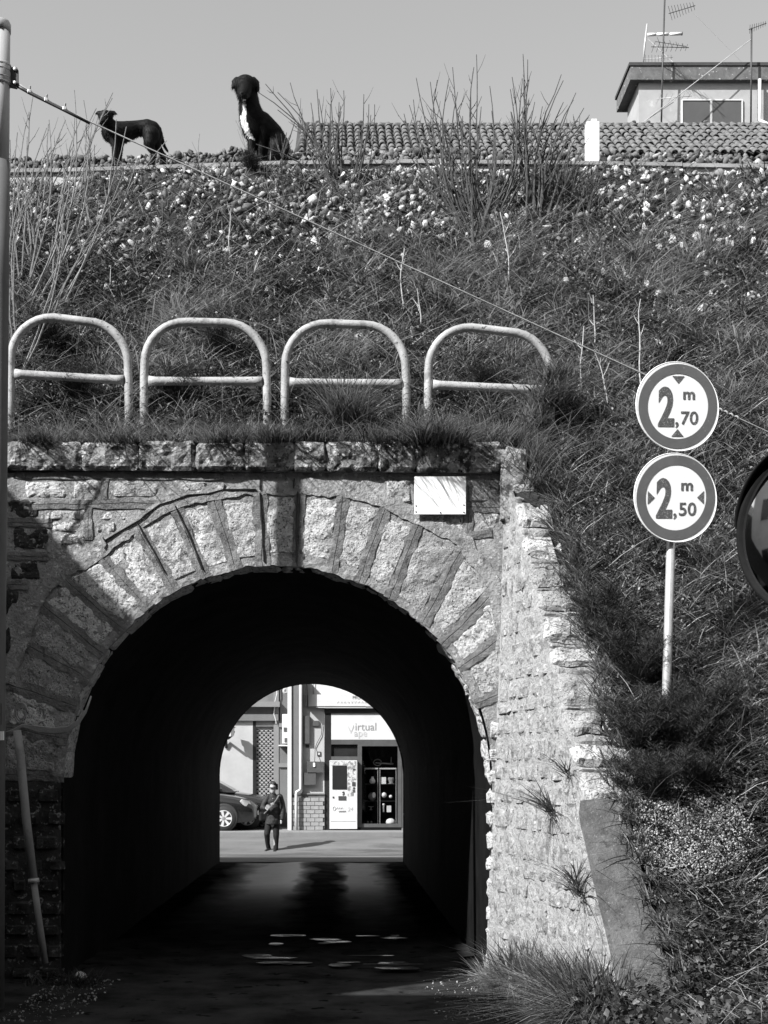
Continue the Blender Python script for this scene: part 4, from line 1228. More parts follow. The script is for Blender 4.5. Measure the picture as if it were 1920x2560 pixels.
# ================================================================== street furniture on and around the portal
# ---- hoop barriers behind the coping
HBY = 10.98
HP = lambda px, py, d=0.0: P(px, py, HBY) + Vector((0, d, 0))
HOOPS = [((26, 322), (786, 800), (935, 950), 'leftmost bent white tube hoop barrier beside the pole'), ((360, 668), (797, 803), (952, 954), 'second white tube hoop barrier from the pole above the arch'),
         ((712, 1016), (801, 808), (956, 960), 'third white tube hoop barrier from the pole above the arch'), ((1070, 1378), (811, 826), (962, 975), 'rightmost white tube hoop barrier sunk in weeds nearest the signs')]
for k, ((xa, xb), (ya, yb), (ca, cb), lb) in enumerate(HOOPS):
    e = empty('hoop_barrier', HP((xa + xb) / 2, 1140), lb, 'barrier', 'tube hoops above the tunnel arch')
    pts = [HP(xa, 1150), HP(xa, 1000), HP(xa + 1, ya + 112)]
    for a in np.linspace(0, 90, 9)[1:]:
        pts.append(HP(xa + 1 + 108 * (1 - math.cos(R(a))), ya + 112 - 108 * math.sin(R(a)) + 4 * (1 - math.cos(R(a)))))
    for a in np.linspace(90, 0, 9):
        pts.append(HP(xb - 2 - 104 * (1 - math.cos(R(a))), yb + 112 - 108 * math.sin(R(a))))
    pts += [HP(xb, 1000), HP(xb + 1 - 2 * k, 1150)]
    MB().tube(pts, 0.034, n=14).build('tube', MATS['rail_paint'], e, smooth=True)
    m = MB().tube([HP(xa + 12, ca), HP(xa + 30, ca + 1), HP((xa + xb) / 2, (ca + cb) / 2), HP(xb - 30, cb - 1), HP(xb - 12, cb)], [0.042, 0.036, 0.034, 0.036, 0.042], n=12)
    m.build('crossbar', MATS['rail_paint'], e, smooth=True)
# ---- low concrete blocks behind the coping
for k, (a, b, c, d, lb) in enumerate([(30, 112, 1038, 1120, 'pale concrete kerb block at the foot of the leftmost hoop'), (158, 252, 1046, 1120, 'weedy concrete kerb block under the leftmost hoop'), (372, 590, 1056, 1130, 'long concrete kerb block under the second hoop'), (846, 912, 1058, 1130, 'short concrete kerb block under the third hoop')]):
    Yb = 11.06
    p0 = P(a, d, Yb); p1 = P(b, c, Yb)
    tag(MB().span(p0, p1 + Vector((0, 0.12, 0)), bev=0.012).build('kerb_block', MATS['concrete'], origin=(p0.x / 2 + p1.x / 2, Yb, p0.z)), lb, 'kerb', 'concrete blocks behind the coping')
# ---- blank plaque
pq = empty('blank_plaque', XZ(1099, 1290), 'blank white rectangular plate fixed to the tunnel face', 'plate')
MB().span(XZ(1035, 1289, 0.055), XZ(1163, 1195, 0.045), bev=0.002).build('plate', MATS['plaque'], pq)
for (a, b) in ((1039, 1268), (1039, 1283), (1158, 1266), (1158, 1284), (1100, 1285)):
    MB().lathe([(0.006, 0), (0.006, 0.004), (0.003, 0.007)], XZ(a, b, 0.054), axis=(0, -1, 0), n=8).build('bolt', MATS['dark_metal'], pq)

# ---- pole with bracket and guy cable
QY = 9.18
Q = lambda px, py, d=0.0: P(px, py, QY) + Vector((0, -d, 0))
pole = empty('utility_pole', Q(-14, 2492), 'slim pale utility pole at the left edge of the picture', 'pole')
pr = 0.064
MB().tube([Q(1.5, 72), Q(-1.5, 440)], pr, n=20).build('pole_shaft', MATS['pole_paint'], pole, smooth=True)
MB().tube([Q(-1, 405), Q(-3, 700), Q(-12, 1700), Q(-15, 2520)], pr + 0.004, n=20).build('pole_shaded_length', MATS['pole_shade_grey'], pole, smooth=True)  # lower pole in a darker grey that stands in for its shadow
MB().lathe([(pr + 0.004, 0), (pr + 0.005, 0.055), (pr - 0.004, 0.075), (0.03, 0.085), (0.0, 0.086)], Q(1.5, 82), n=20).build('pole_cap', MATS['galvanised'], pole, smooth=True)
cl = MB().lathe([(pr + 0.006, 0), (pr + 0.008, 0.003), (pr + 0.008, 0.137), (pr + 0.006, 0.14)], Q(1, 214), n=20).build('clamp', MATS['pole_paint'], pole, smooth=True)
for yy in (168, 180, 199, 212):
    MB().lathe([(pr + 0.010, 0), (pr + 0.012, 0.003), (pr + 0.010, 0.006)], Q(1, yy), n=20).build('band', MATS['steel'], cl, smooth=True)
br = MB().prism([Q(24, 170, 0.01), Q(43, 170, 0.01), Q(46, 176, 0.01), Q(46, 212, 0.01), Q(42, 222, 0.01), Q(24, 218, 0.01)], (0, 0.02, 0)).build('bracket', MATS['dark_metal'], pole)
for yy in (176, 210):
    MB().lathe([(0.012, 0), (0.012, 0.012), (0.006, 0.014)], Q(39, yy, 0.011), axis=(0, -1, 0), n=6).build('bolt', MATS['steel'], br)
MB().span(Q(7, 1851, 0.075), Q(15, 1829, 0.05)).build('clip', MATS['white_paint'], pole)
MB().tube([Q(-2, 1760, 0.07), Q(9, 1760, 0.066), Q(9, 1812, 0.066), Q(-2, 1813, 0.07)], 0.004, n=5).build('tie', MATS['dark_metal'], pole)

cable = empty('guy_cable', Q(74, 228), 'long thin cable slanting from the pole bracket across the bank behind the signs', 'cable')
MB().tube([Q(44, 208), Q(74, 228), Q(224, 304), P(900, 611, 9.4), P(1600, 931, 9.6), P(1800, 1024, 9.65), P(2800, 1490, 9.9)], 0.0052, n=6).build('strand', MATS['concrete'], cable, smooth=True)
MB().tube([Q(41, 214), Q(60, 224), Q(74, 232), Q(160, 275), Q(224, 308)], [0.011, 0.012, 0.012, 0.011, 0.009], n=6).build('return_strand', MATS['dark_metal'], cable, smooth=True)
for (a, b) in ((74, 229), (116, 250), (162, 272)):
    c_ = MB().box(Q(a, b, 0.0), (0.026, 0.022, 0.022), bev=0.004).build('cable_clamp', MATS['steel'], cable)
    MB().lathe([(0.007, 0), (0.007, 0.028), (0.004, 0.031)], Q(a, b - 2, 0.0), axis=(0.2, -0.3, 1), n=8).build('nut', MATS['steel'], c_)
m = MB()
pts = []
for i in range(60):
    t = i / 59; pp = P(1770 + 82 * t, 1010 + 38.3 * t, 9.64 + 0.015 * t)
    pts.append(pp + Vector((0, math.cos(t * 38), math.sin(t * 38))) * 0.008)
m.tube(pts, 0.0065, n=6); m.build('spiral_grip', MATS['concrete'], cable, smooth=True)

# ---- drain pipe, cables and rubbish at the left jamb
dp = empty('plastic_pipe', P(112, 2405, 10.45), 'grey plastic pipe leaning against the dark left jamb of the arch', 'pipe')
K = lambda px, py: P(px, py, 10.42)
MB().tube([K(42, 1826), K(50, 1880), K(66, 2050), K(84, 2200)], 0.033, n=12).build('upper_length', MATS['concrete'], dp, smooth=True)
MB().tube([K(84, 2200), K(96, 2290), K(113, 2408)], 0.026, n=12).build('lower_length', MATS['concrete'], dp, smooth=True)
MB().tube([K(84, 2196), K(85, 2206)], 0.042, n=14).build('collar', MATS['concrete_white'], dp, smooth=True)
cb = empty('cable_bundle', K(60, 1812), 'bundle of grey cables tied at the pole and looping into the arch', 'cable')
for k in range(6):
    o_ = k * 2.4
    MB().tube([K(12, 1832 + o_), K(34, 1824 + o_ * .6), K(56, 1812 + o_ * .3), K(90, 1816 + o_), K(130, 1821 + o_), K(168, 1818 + o_), K(195, 1802 + o_ * .8), K(215, 1775 + o_ * .5), K(228, 1740)], 0.007, n=5).build('cable', MATS['concrete'], cb, smooth=True)
for k in range(5):
    a0 = rng.random() * 6
    MB().tube([K(52 + (8 + 2 * k) * math.cos(a0 + a), 1783 - (14 + 3 * k) * math.sin(a0 + a)) for a in np.linspace(0, 4.5, 12)], 0.005, n=5).build('loop', MATS['concrete'], cb, smooth=True)
m = MB(); m.ell((0, 0, 0), (0.055, 0.05, 0.05), n=10, m=7)
c_ = Vector((-1.98, 10.52, 0.03)); m.v = [tuple(Vector(v) * (1 + 0.3 * noise.noise(Vector(v) * 20)) + c_) for v in m.v]
tag(m.build('loose_rock', MATS['pale_rock'], origin=c_), 'single pale rock on the dark road at the foot of the left jamb', 'rock')

# ---- road sign
SGY = 9.2
sg = empty('road_sign', P(1664, 1760, SGY), 'galvanised post with two round limit signs standing in the bank', 'sign')
ya_ = R(-12); sn = Vector((-math.sin(ya_), -math.cos(ya_), 0)); sr0 = Vector((math.cos(ya_), -math.sin(ya_), 0)); zu = Vector((0, 0, 1))
tl_ = R(1.0); su = (zu * math.cos(tl_) + sr0 * math.sin(tl_)); sr = (sr0 * math.cos(tl_) + zu * math.sin(R(2.6)))
MB().tube([P(1661, 1800, SGY), P(1666, 1735, SGY), P(1690, 930, SGY)], 0.030, n=16).build('post', MATS['galvanised'], sg, smooth=True)


def fit_text(mb, s, c, x0, x1, y0, y1, bold, lift):
    t = MB(); text_mesh(t, s, 1.0, (0, 0, 0), (1, 0, 0), (0, 1, 0), (0, 0, 1), bold=bold, lift=0)
    a = np.array(t.v); mn = a.min(0); mx_ = a.max(0)
    vs = [c + sr * (x0 + (v[0] - mn[0]) / (mx_[0] - mn[0]) * (x1 - x0)) + su * (y0 + (v[1] - mn[1]) / (mx_[1] - mn[1]) * (y1 - y0)) + sn * lift for v in t.v]
    mb.add(vs, t.f)


def ring(mb, c, r0, r1, lift, n=64):
    vs = []
    for k in range(n):
        a = 2 * math.pi * k / n; d = sr * math.cos(a) + su * math.sin(a)
        vs += [c + d * r0 + sn * lift, c + d * r1 + sn * lift]
    mb.add(vs, [(2 * k, 2 * k + 1, (2 * k + 3) % (2 * n), (2 * k + 2) % (2 * n)) for k in range(n)])


for k, (px_, py_, tail) in enumerate(((1686, 1021, '70'), (1681, 1248, '50'))):
    c = P(px_, py_, SGY) + sn * 0.05
    d = MB().lathe([(0.0, -0.012), (0.285, -0.012), (0.298, -0.014), (0.301, 0.0), (0.298, 0.003), (0.293, 0.001), (0.0, 0.001)], c, axis=sn, n=64)
    disc = d.build('sign_disc', MATS['sign_white'], sg)
    disc['label'] = ['upper round sign reading 2,70 m with arrows above and below', 'lower round sign reading 2,50 m with arrows at the sides'][k]
    m = MB(); ring(m, c, 0.219, 0.284, 0.0035); m.build('red_ring', MATS['sign_red'], disc, recalc=False)
    m = MB(); fit_text(m, '2', c, -0.143, -0.026, -0.138, 0.132, 0.035, 0.0035); m.build('numeral', MATS['sign_black'], disc, recalc=False)
    m = MB(); fit_text(m, 'm', c, 0.036, 0.122, 0.046, 0.100, 0.03, 0.0035); m.build('unit_letter', MATS['sign_black'], disc, recalc=False)
    m = MB(); fit_text(m, tail, c, 0.022, 0.148, -0.122, -0.032, 0.015, 0.0035); fit_text(m, ',', c, -0.018, 0.006, -0.145, -0.105, 0.01, 0.0035); m.build('numeral', MATS['sign_black'], disc, recalc=False)
    for s_ in (-1, 1):
        if k == 0: tri = [(-0.045, 0.203 * s_), (0.045, 0.203 * s_), (0.0, 0.152 * s_)]
        else: tri = [(0.203 * s_, -0.045), (0.203 * s_, 0.045), (0.153 * s_, 0.0)]
        m = MB(); m.add([c + sr * a + su * b + sn * 0.0035 for a, b in tri], [(0, 1, 2)]); m.build('arrow', MATS['sign_black'], disc, recalc=False)
    for yy in (-0.1, 0.1):
        MB().box(c + su * yy - sn * 0.04, (0.09, 0.05, 0.035), rz=-ya_).build('fixing', MATS['galvanised'], disc)

# ---- traffic mirror at the right edge
MY = 6.4
mc = P(2048, 1325, MY)
mrr = empty('traffic_mirror', (mc.x + 0.1, MY + 0.12, 0.2), 'black hooded convex traffic mirror cut by the right edge', 'mirror')
mn = Vector((-0.735, -0.67, -0.08)).normalized(); mu = (zu - mn * zu.dot(mn)).normalized(); mr = mu.cross(mn) * -1
MB().lathe([(0.0, -0.06), (0.30, -0.05), (0.405, -0.01), (0.424, 0.012), (0.418, 0.032), (0.398, 0.036), (0.390, 0.02)], mc, axis=mn, n=64).build('frame', MATS['rubber'], mrr, smooth=True)
prof = [(0.391 * math.sin(t * math.pi / 2), 0.02 + 0.075 * (1 - math.sin(t * math.pi / 2) ** 2)) for t in np.linspace(0.001, 1, 14)]
MB().lathe(prof[::-1], mc, axis=mn, n=64).build('mirror_glass', MATS['mirror_face'], mrr, smooth=True)
hd = MB(); vs = []; nH = 26
for i in range(nH + 1):
    a = R(8 + 164 * i / nH); d = mr * math.cos(a) + mu * math.sin(a)
    ext = 0.06 * max(0.0, math.sin(math.pi * i / nH)) ** 0.6 + 0.02
    vs += [mc + d * 0.428 - mn * 0.03, mc + d * 0.434 + mn * ext, mc + d * 0.426 + mn * ext, mc + d * 0.420 - mn * 0.03]
fs = []
for i in range(nH):
    for j in range(4): fs.append((i * 4 + j, i * 4 + (j + 1) % 4, (i + 1) * 4 + (j + 1) % 4, (i + 1) * 4 + j))
hd.add(vs, fs); hd.build('hood', MATS['rubber'], mrr, smooth=True)
MB().tube([(mc.x + 0.1, MY + 0.12, 0.1), (mc.x + 0.1, MY + 0.12, mc.z + 0.3)], 0.038, n=12).build('post', MATS['galvanised'], mrr, smooth=True)
MB().tube([mc - mn * 0.05, (mc.x + 0.1, MY + 0.12, mc.z)], 0.03, n=8).build('arm', MATS['galvanised'], mrr)

# ---- white marker post on the kerb
wp = empty('marker_post', P(1481, 402, 13.05), 'short square white concrete post standing on the kerb before the tiled roof', 'post')
pA, pB = P(1467, 404, 13.05), P(1499, 303, 13.05)
MB().span(pA, pB + Vector((0, 0.11, 0)), bev=0.008).build('shaft', MATS['white_paint'], wp)
MB().span(P(1479, 303.5, 13.06), P(1492, 297, 13.06) + Vector((0, 0.05, 0))).build('stub', MATS['white_paint'], wp)

# ================================================================== vegetation
SLC = (CH - 4.15 + 10.8 * 1.4)


def on_slope(px, py):
    Y = SLC / (1.4 - (VY - py) / F)
    X = (px - VX) * Y / F
    return Vector((X, Y, slope_z(X, Y)))


def blades(name, base, L, W, lean, bend, shade, mat, parent=None, origin=None, kind=None, root=None):
    """numpy grass: base (N,3), lean (N,2) horizontal drift, bend sag"""
    base = np.asarray(base, float); N = len(base)
    side_a = nrng.uniform(0, 2 * np.pi, N)
    side = np.stack([np.cos(side_a), np.sin(side_a), np.zeros(N)], 1)
    # keep blades broadly facing the viewer
    side[:, 1] *= 0.5
    side /= np.linalg.norm(side, axis=1)[:, None]
    ts = [0, 0.36, 0.7, 1.0]; ws = [0.8, 1.0, 0.7]
    rows = []
    for i, t in enumerate(ts):
        p = base.copy()
        p[:, 0] += L * (lean[:, 0] * t + bend * lean[:, 0] * t * t)
        p[:, 1] += L * (lean[:, 1] * t + bend * lean[:, 1] * t * t)
        p[:, 2] += L * (t - 0.55 * bend * t * t)
        if i < 3:
            w = (W * ws[i] * 0.5)[:, None]
            rows += [p - side * w, p + side * w]
        else:
            rows.append(p)
    V = np.stack(rows, 1).reshape(-1, 3)
    o = np.arange(N) * 7
    q1 = np.stack([o, o + 1, o + 3, o + 2], 1); q2 = np.stack([o + 2, o + 3, o + 5, o + 4], 1); t3 = np.stack([o + 4, o + 5, o + 6], 1)
    flat = np.concatenate([q1.ravel(), q2.ravel(), t3.ravel()])
    cnt = np.concatenate([np.full(2 * N, 4), np.full(N, 3)]).astype(np.int32)
    if origin is not None: V = V - np.array(origin)
    ob = raw_mesh(name, V, flat, cnt, MATS[mat], shade=np.repeat(shade, 7), parent=parent)
    if origin is not None and parent is None: ob.location = origin
    if kind: ob['kind'] = kind
    return ob


def leaves(name, base, size, shade, mat, parent=None, origin=None, kind=None, flatness=0.6):
    """folded four-vertex leaves"""
    base = np.asarray(base, float); N = len(base)
    d = nrng.normal(size=(N, 3)); d[:, 2] = np.abs(d[:, 2]) * 0.6 + 0.1; d /= np.linalg.norm(d, axis=1)[:, None]
    u = nrng.normal(size=(N, 3)); u -= (u * d).sum(1)[:, None] * d; u /= np.linalg.norm(u, axis=1)[:, None]
    n_ = np.cross(d, u)
    s = size[:, None]
    V = np.stack([base, base + d * s * 0.5 + u * s * 0.36 + n_ * s * 0.1, base + d * s, base + d * s * 0.5 - u * s * 0.36 + n_ * s * 0.1], 1).reshape(-1, 3)
    o = np.arange(N) * 4
    flat = np.stack([o, o + 1, o + 2, o, o + 2, o + 3], 1).ravel()
    cnt = np.full(2 * N, 3, np.int32)
    if origin is not None: V = V - np.array(origin)
    ob = raw_mesh(name, V, flat, cnt, MATS[mat], shade=np.repeat(shade, 4), parent=parent)
    if origin is not None and parent is None: ob.location = origin
    if kind: ob['kind'] = kind
    return ob


def sample_upper(n, y0=10.96, y1=12.95, x0=-3.3, x1=4.6):
    X = nrng.uniform(x0, x1, n); Y = nrng.uniform(y0, y1, n)
    return X, Y


def sample_right(n, x1=4.4, y0=6.9, y1=10.96):
    Y = nrng.uniform(y0, y1, n)
    xl = np.where(Y > 8.0, 1.17 + (PY - Y) * 0.1985 + 0.44, 1.17 + (PY - 8) * 0.1985 + 0.4 - (8 - Y) * 0.35)
    X = xl + (x1 - xl) * nrng.random(n)
    return X, Y


def zs(X, Y):
    return np.array([slope_z(x, y) for x, y in zip(X, Y)])


def patch(X, Y, f, seed):
    return np.array([noise.noise(Vector((x * f, y * f, seed))) for x, y in zip(X, Y)])


def grass_field(name, label, X, Y, lmin, lmax, wmin, wmax, smin, smax, pale, up=1.0):
    Z = np.array([upper_z(x, y) if y > 12.1 else slope_z(x, y) for x, y in zip(X, Y)]); n = len(X)
    pt = patch(X, Y, 1.1, 4.0); p2 = patch(X, Y, 3.2, 9.0)
    L = nrng.uniform(lmin, lmax, n) * (1 + 0.5 * pt + 0.3 * p2)
    p3 = patch(X, Y, 8.0, 1.7); p4 = patch(X, Y, 5.0, 6.1); p5 = patch(X, Y, 5.0, 12.3)
    keep = p3 + 0.35 * nrng.normal(size=n) > -0.18
    X, Y, Z, pt, p2, p3, p4, p5, L = [q[keep] for q in (X, Y, Z, pt, p2, p3, p4, p5, L)]; n = len(X)
    a = nrng.uniform(0, 2 * np.pi, n); k = nrng.uniform(0.1, 0.9, n)
    lean = np.stack([np.cos(a) * k * 1.5 + 0.9 * p4, np.sin(a) * k * 0.9 + 0.7 * p5 - 0.4], 1) * up
    sh = nrng.uniform(smin, smax, n) ** 2.0 * (1 + 1.2 * p3) + 0.22 * pt + 0.16 * p2
    pm = nrng.random(n) < pale * (1 + 1.2 * pt)
    sh = np.where(pm, nrng.uniform(0.6, 1.0, n), sh)
    ob = blades(name, np.stack([X, Y, Z - 0.01], 1), L, nrng.uniform(wmin, wmax, n), lean, nrng.uniform(0.2, 1.3, n), np.clip(sh, 0.0, 1.0), 'grass', kind='stuff')
    return tag(ob, label, 'grass', kind='stuff')


X, Y = sample_upper(125000); m_ = nrng.random(len(X)) > np.clip((Y - 12.25) / 0.5, 0, 0.66); X, Y = X[m_], Y[m_]
grass_field('bank_grass', 'tangled short grass covering the bank above the arch', X, Y, 0.035, 0.125, 0.006, 0.013, 0.0, 0.78, 0.10, up=1.1)
X, Y = sample_right(125000)
grass_field('slope_grass', 'tangled grass and weeds on the slope right of the wing wall', X, Y, 0.03, 0.115, 0.005, 0.012, 0.0, 0.76, 0.09, up=1.1)
X, Y = sample_upper(3600); m_ = (patch(X, Y, 0.9, 2.0) > 0.05) & (Y < 12.5); X, Y = X[m_], Y[m_]
grass_field('tall_grass', 'taller grass patches on the bank', X, Y, 0.18, 0.36, 0.006, 0.011, 0.05, 0.7, 0.18, up=0.7)
X, Y = sample_right(4200); m_ = patch(X, Y, 0.9, 2.0) > 0.0; X, Y = X[m_], Y[m_]
grass_field('tall_grass', 'taller grass patches on the right slope', X, Y, 0.16, 0.32, 0.006, 0.011, 0.05, 0.7, 0.2, up=0.8)
X, Y = sample_upper(16000, x0=4.5, x1=8.0)
grass_field('bank_grass', 'tangled short grass on the bank beyond the right edge', X, Y, 0.05, 0.15, 0.009, 0.018, 0.0, 0.78, 0.10, up=1.1)
X = nrng.uniform(4.3, 8.0, 16000); Y = nrng.uniform(6.9, 10.96, 16000)
grass_field('slope_grass', 'tangled grass on the slope beyond the right edge', X, Y, 0.05, 0.15, 0.009, 0.018, 0.0, 0.76, 0.09, up=1.1)
# low leafy weeds
X, Y = sample_upper(60000, y1=12.85); Z = zs(X, Y) + nrng.uniform(0, 0.07, len(X))
tag(leaves('leafy_weeds', np.stack([X, Y, Z], 1), nrng.uniform(0.010, 0.034, len(X)), np.clip(nrng.uniform(-.1, 1.0, len(X)), 0, 1) ** 2.2, 'leaf', kind='stuff'), 'low leafy weeds between the grass on the bank', 'weeds')
X, Y = sample_right(64000); Z = zs(X, Y) + nrng.uniform(0, 0.07, len(X))
tag(leaves('leafy_weeds', np.stack([X, Y, Z], 1), nrng.uniform(0.009, 0.030, len(X)), np.clip(nrng.uniform(-.1, 1.0, len(X)), 0, 1) ** 2.2, 'leaf', kind='stuff'), 'low leafy weeds between the grass on the right slope', 'weeds')
# leafy clumps that break up the grass
def clumps(name, label, X, Y, zf, nl):
    B = []; SZ = []; SH = []
    for x, y in zip(X, Y):
        z = zf(x, y); r_ = nrng.uniform(0.05, 0.16); sh0 = nrng.uniform(0.05, 0.75) ** 1.6; m = int(nl * r_ / 0.1)
        d = nrng.normal(size=(m, 3)); d[:, 2] = np.abs(d[:, 2]); d /= np.linalg.norm(d, axis=1)[:, None]
        rad = r_ * nrng.random(m) ** 0.4
        B.append(np.array([x, y, z]) + d * rad[:, None] * np.array([1, 1, 0.8])); SZ.append(nrng.uniform(0.012, 0.034, m)); SH.append(np.clip(sh0 + nrng.normal(size=m) * 0.13, 0, 1))
    tag(leaves(name, np.concatenate(B), np.concatenate(SZ), np.concatenate(SH), 'leaf', kind='stuff'), label, 'weeds')


X, Y = sample_upper(330, y1=12.7); clumps('leafy_clumps', 'rounded leafy weed clumps scattered over the bank', X, Y, slope_z, 60)
X, Y = sample_right(300); clumps('leafy_clumps', 'rounded leafy weed clumps scattered over the right slope', X, Y, slope_z, 60)
# creeping leaves at the bottom right corner, toned dark in place of shade
n = 9000; Y = nrng.uniform(6.9, 9.0, n); X = 1.35 + nrng.random(n) * 1.6; Z = zs(X, Y) + nrng.uniform(0.0, 0.16, n)
m_ = X > np.where(Y > 8, 1.17 + (PY - Y) * 0.1985 + 0.42, 1.3); m_ &= Z < 0.62 + 0.2 * nrng.random(n); X, Y, Z = X[m_], Y[m_], Z[m_]
tag(leaves('ground_ivy', np.stack([X, Y, Z], 1), nrng.uniform(0.03, 0.065, len(X)), np.clip(nrng.uniform(0, 0.6, len(X)) ** 2, 0, 1), 'leaf', kind='stuff'), 'creeping leaves toned dark for shade in the bottom right corner', 'ivy')


def tuft(name, label, pts, n, L, lean0, spread, shade, cat='grass', group=None, mat='grass', w=(0.005, 0.010), km=0.95):
    """a clump of long arching blades rooted around the given points"""
    pts = np.array([list(p) for p in pts]); i = nrng.integers(0, len(pts), n)
    base = pts[i] + nrng.normal(size=(n, 3)) * np.array([spread, spread, 0.01])
    a = nrng.uniform(0, 2 * np.pi, n); k = nrng.uniform(0.05, km, n)
    lean = np.stack([np.cos(a) * k + lean0[0], np.sin(a) * k + lean0[1]], 1)
    org = pts.mean(0)
    ob = blades(name, base, nrng.uniform(L[0], L[1], n), nrng.uniform(w[0], w[1], n), lean, nrng.uniform(0.1, 1.5, n), np.clip(nrng.uniform(shade[0], shade[1], n), 0, 1), mat, origin=org)
    return tag(ob, label, cat, group)


def gz(X, Y): return 0.02 + 0.1 * max(0, X - 1.2)


wl_pts = [(xw(y) - 0.03 - 0.03 * (k % 3), y, gz(xw(y), y)) for k, y in enumerate(np.linspace(9.9, 8.3, 14))]
tuft('grass_clump', 'big clump of long arching grass at the foot of the wing wall', wl_pts, 4200, (0.14, 0.55), (-0.05, -0.2), 0.06, (0.0, 0.6), w=(0.006, 0.012), km=0.5)
tuft('grass_clump', 'bright drooping grass at the road edge beside the right jamb', [(1.16, 10.15, 0.0), (1.2, 9.95, 0.0), (1.22, 9.8, 0.0)], 800, (0.12, 0.36), (-0.22, -0.2), 0.04, (0.3, 0.95), km=0.5)
tuft('grass_clump', 'dark arching grass at the near end of the wing wall cap', [(xw(y) - 0.04, y, 0.1) for y in (8.6, 8.45, 8.3, 8.15)] + [(1.5, 8.3, 0.05), (1.62, 8.0, 0.05)], 2200, (0.25, 0.6), (-0.25, -0.25), 0.08, (0.0, 0.45))
tuft('wall_weed', 'small spiky weed growing from the middle of the wing wall', [W(9.33, 1.34, 0.03)], 60, (0.12, 0.3), (-0.75, -0.5), 0.015, (0.0, 0.3), 'weed', 'weeds rooted in the wing wall')
tuft('wall_weed', 'drooping dark weed low on the wing wall near its cap', [W(8.75, 0.82, 0.03), W(8.85, 0.88, 0.03)], 70, (0.12, 0.34), (-0.4, -0.6), 0.015, (0.0, 0.3), 'weed', 'weeds rooted in the wing wall')
tuft('wall_weed', 'sparse twiggy weed high on the wing wall', [W(9.05, 1.60, 0.03)], 26, (0.10, 0.24), (-0.6, -0.5), 0.015, (0.0, 0.3), 'weed', 'weeds rooted in the wing wall')
tuft('wall_weed', 'dark weeds filling the corner between coping end and wing wall', [(x, y, z_) for x, y, z_ in ((1.32, 10.95, 4.1), (1.45, 10.9, 4.15), (1.5, 10.7, 3.95), (1.55, 10.55, 3.8), (1.5, 10.8, 4.05))], 700, (0.12, 0.34), (0.1, -0.5), 0.06, (0.0, 0.6), 'weed', 'weeds rooted in the wing wall')
tuft('bank_weed', 'weeds hiding the right leg of the rightmost hoop', [P(x, y, 10.9) for x, y in ((1350, 1020), (1375, 1000), (1395, 1010), (1370, 960), (1400, 950), (1330, 1060))], 1500, (0.08, 0.26), (0.0, -0.2), 0.05, (0.0, 0.55), 'weed')
tuft('slope_weed', 'weeds along the right side of the concrete cap', [(xw(y) + 0.33, y, plane_z(y) + 0.02) for y in np.linspace(9.0, 8.05, 12)], 1400, (0.06, 0.2), (-0.3, -0.2), 0.04, (0.0, 0.55), 'weed')
tuft('slope_weed', 'weeds creeping over the flat stones of the wing wall top', [(xw(y, plane_z(y)) + 0.34 + 0.05 * math.sin(y * 20), y, plane_z(y) + 0.02) for y in np.linspace(10.5, 9.1, 24)], 1800, (0.06, 0.24), (-0.35, -0.2), 0.045, (0.0, 0.5), 'weed')
tuft('coping_weed', 'dark weeds hanging over the coping under the rightmost hoop', [XZ(x, 1120, -0.05) for x in (1040, 1070, 1100, 1130)], 900, (0.12, 0.3), (0.0, -0.9), 0.05, (0.0, 0.6), 'weed', 'weeds behind the coping')
for k, (a, b, n_, lb) in enumerate([(120, 300, 700, 'weeds behind the coping under the leftmost hoop'), (380, 590, 800, 'weeds behind the coping under the second hoop'), (610, 720, 700, 'weeds behind the coping between second and third hoop'), (740, 1000, 1100, 'weeds behind the coping under the third hoop'), (1180, 1280, 700, 'weeds at the right end of the coping')]):
    tuft('coping_weed', lb, [XZ(x, 1112, -0.25) for x in np.linspace(a, b, 9)], n_, (0.12, 0.36), (0.0, -0.25), 0.06, (0.0, 0.6), 'weed', 'weeds behind the coping')
for k, (x_, lb) in enumerate(((95, 'weeds drooping over the coping beside the pole'), (300, 'weeds drooping over the coping left of the arch crown'), (560, 'weeds drooping over the coping at the second hoop'), (690, 'dark weeds drooping over the coping right of the second hoop'), (960, 'weeds drooping over the coping left of the blank plate'))):
    tuft('coping_weed', lb, [XZ(x_ + d_, 1112, -0.02) for d_ in (-30, -10, 10, 30)], 260, (0.05, 0.17), (0.0, -0.9), 0.05, (0.0, 0.5), 'weed', 'weeds behind the coping')
tuft('grass_clump', 'dark drooping grass clump standing before the third hoop', [HP(850, 1070), HP(880, 1075)], 700, (0.25, 0.5), (0.05, -0.3), 0.05, (0.0, 0.45), 'grass')
tuft('grass_clump', 'dark grass clump on the bank right below the white marker post', [on_slope(1385, 500), on_slope(1410, 520)], 500, (0.2, 0.45), (0.05, -0.1), 0.08, (0.0, 0.4), 'grass')
n_ = 60
tuft('verge_weeds', 'dark litter of weeds at the foot of the pole and left jamb', [(-2.3 + 0.5 * rng.random(), 10.2 + 0.3 * rng.random(), 0) for _ in range(12)], 300, (0.05, 0.18), (0, -0.2), 0.05, (0, 0.12), 'weeds')


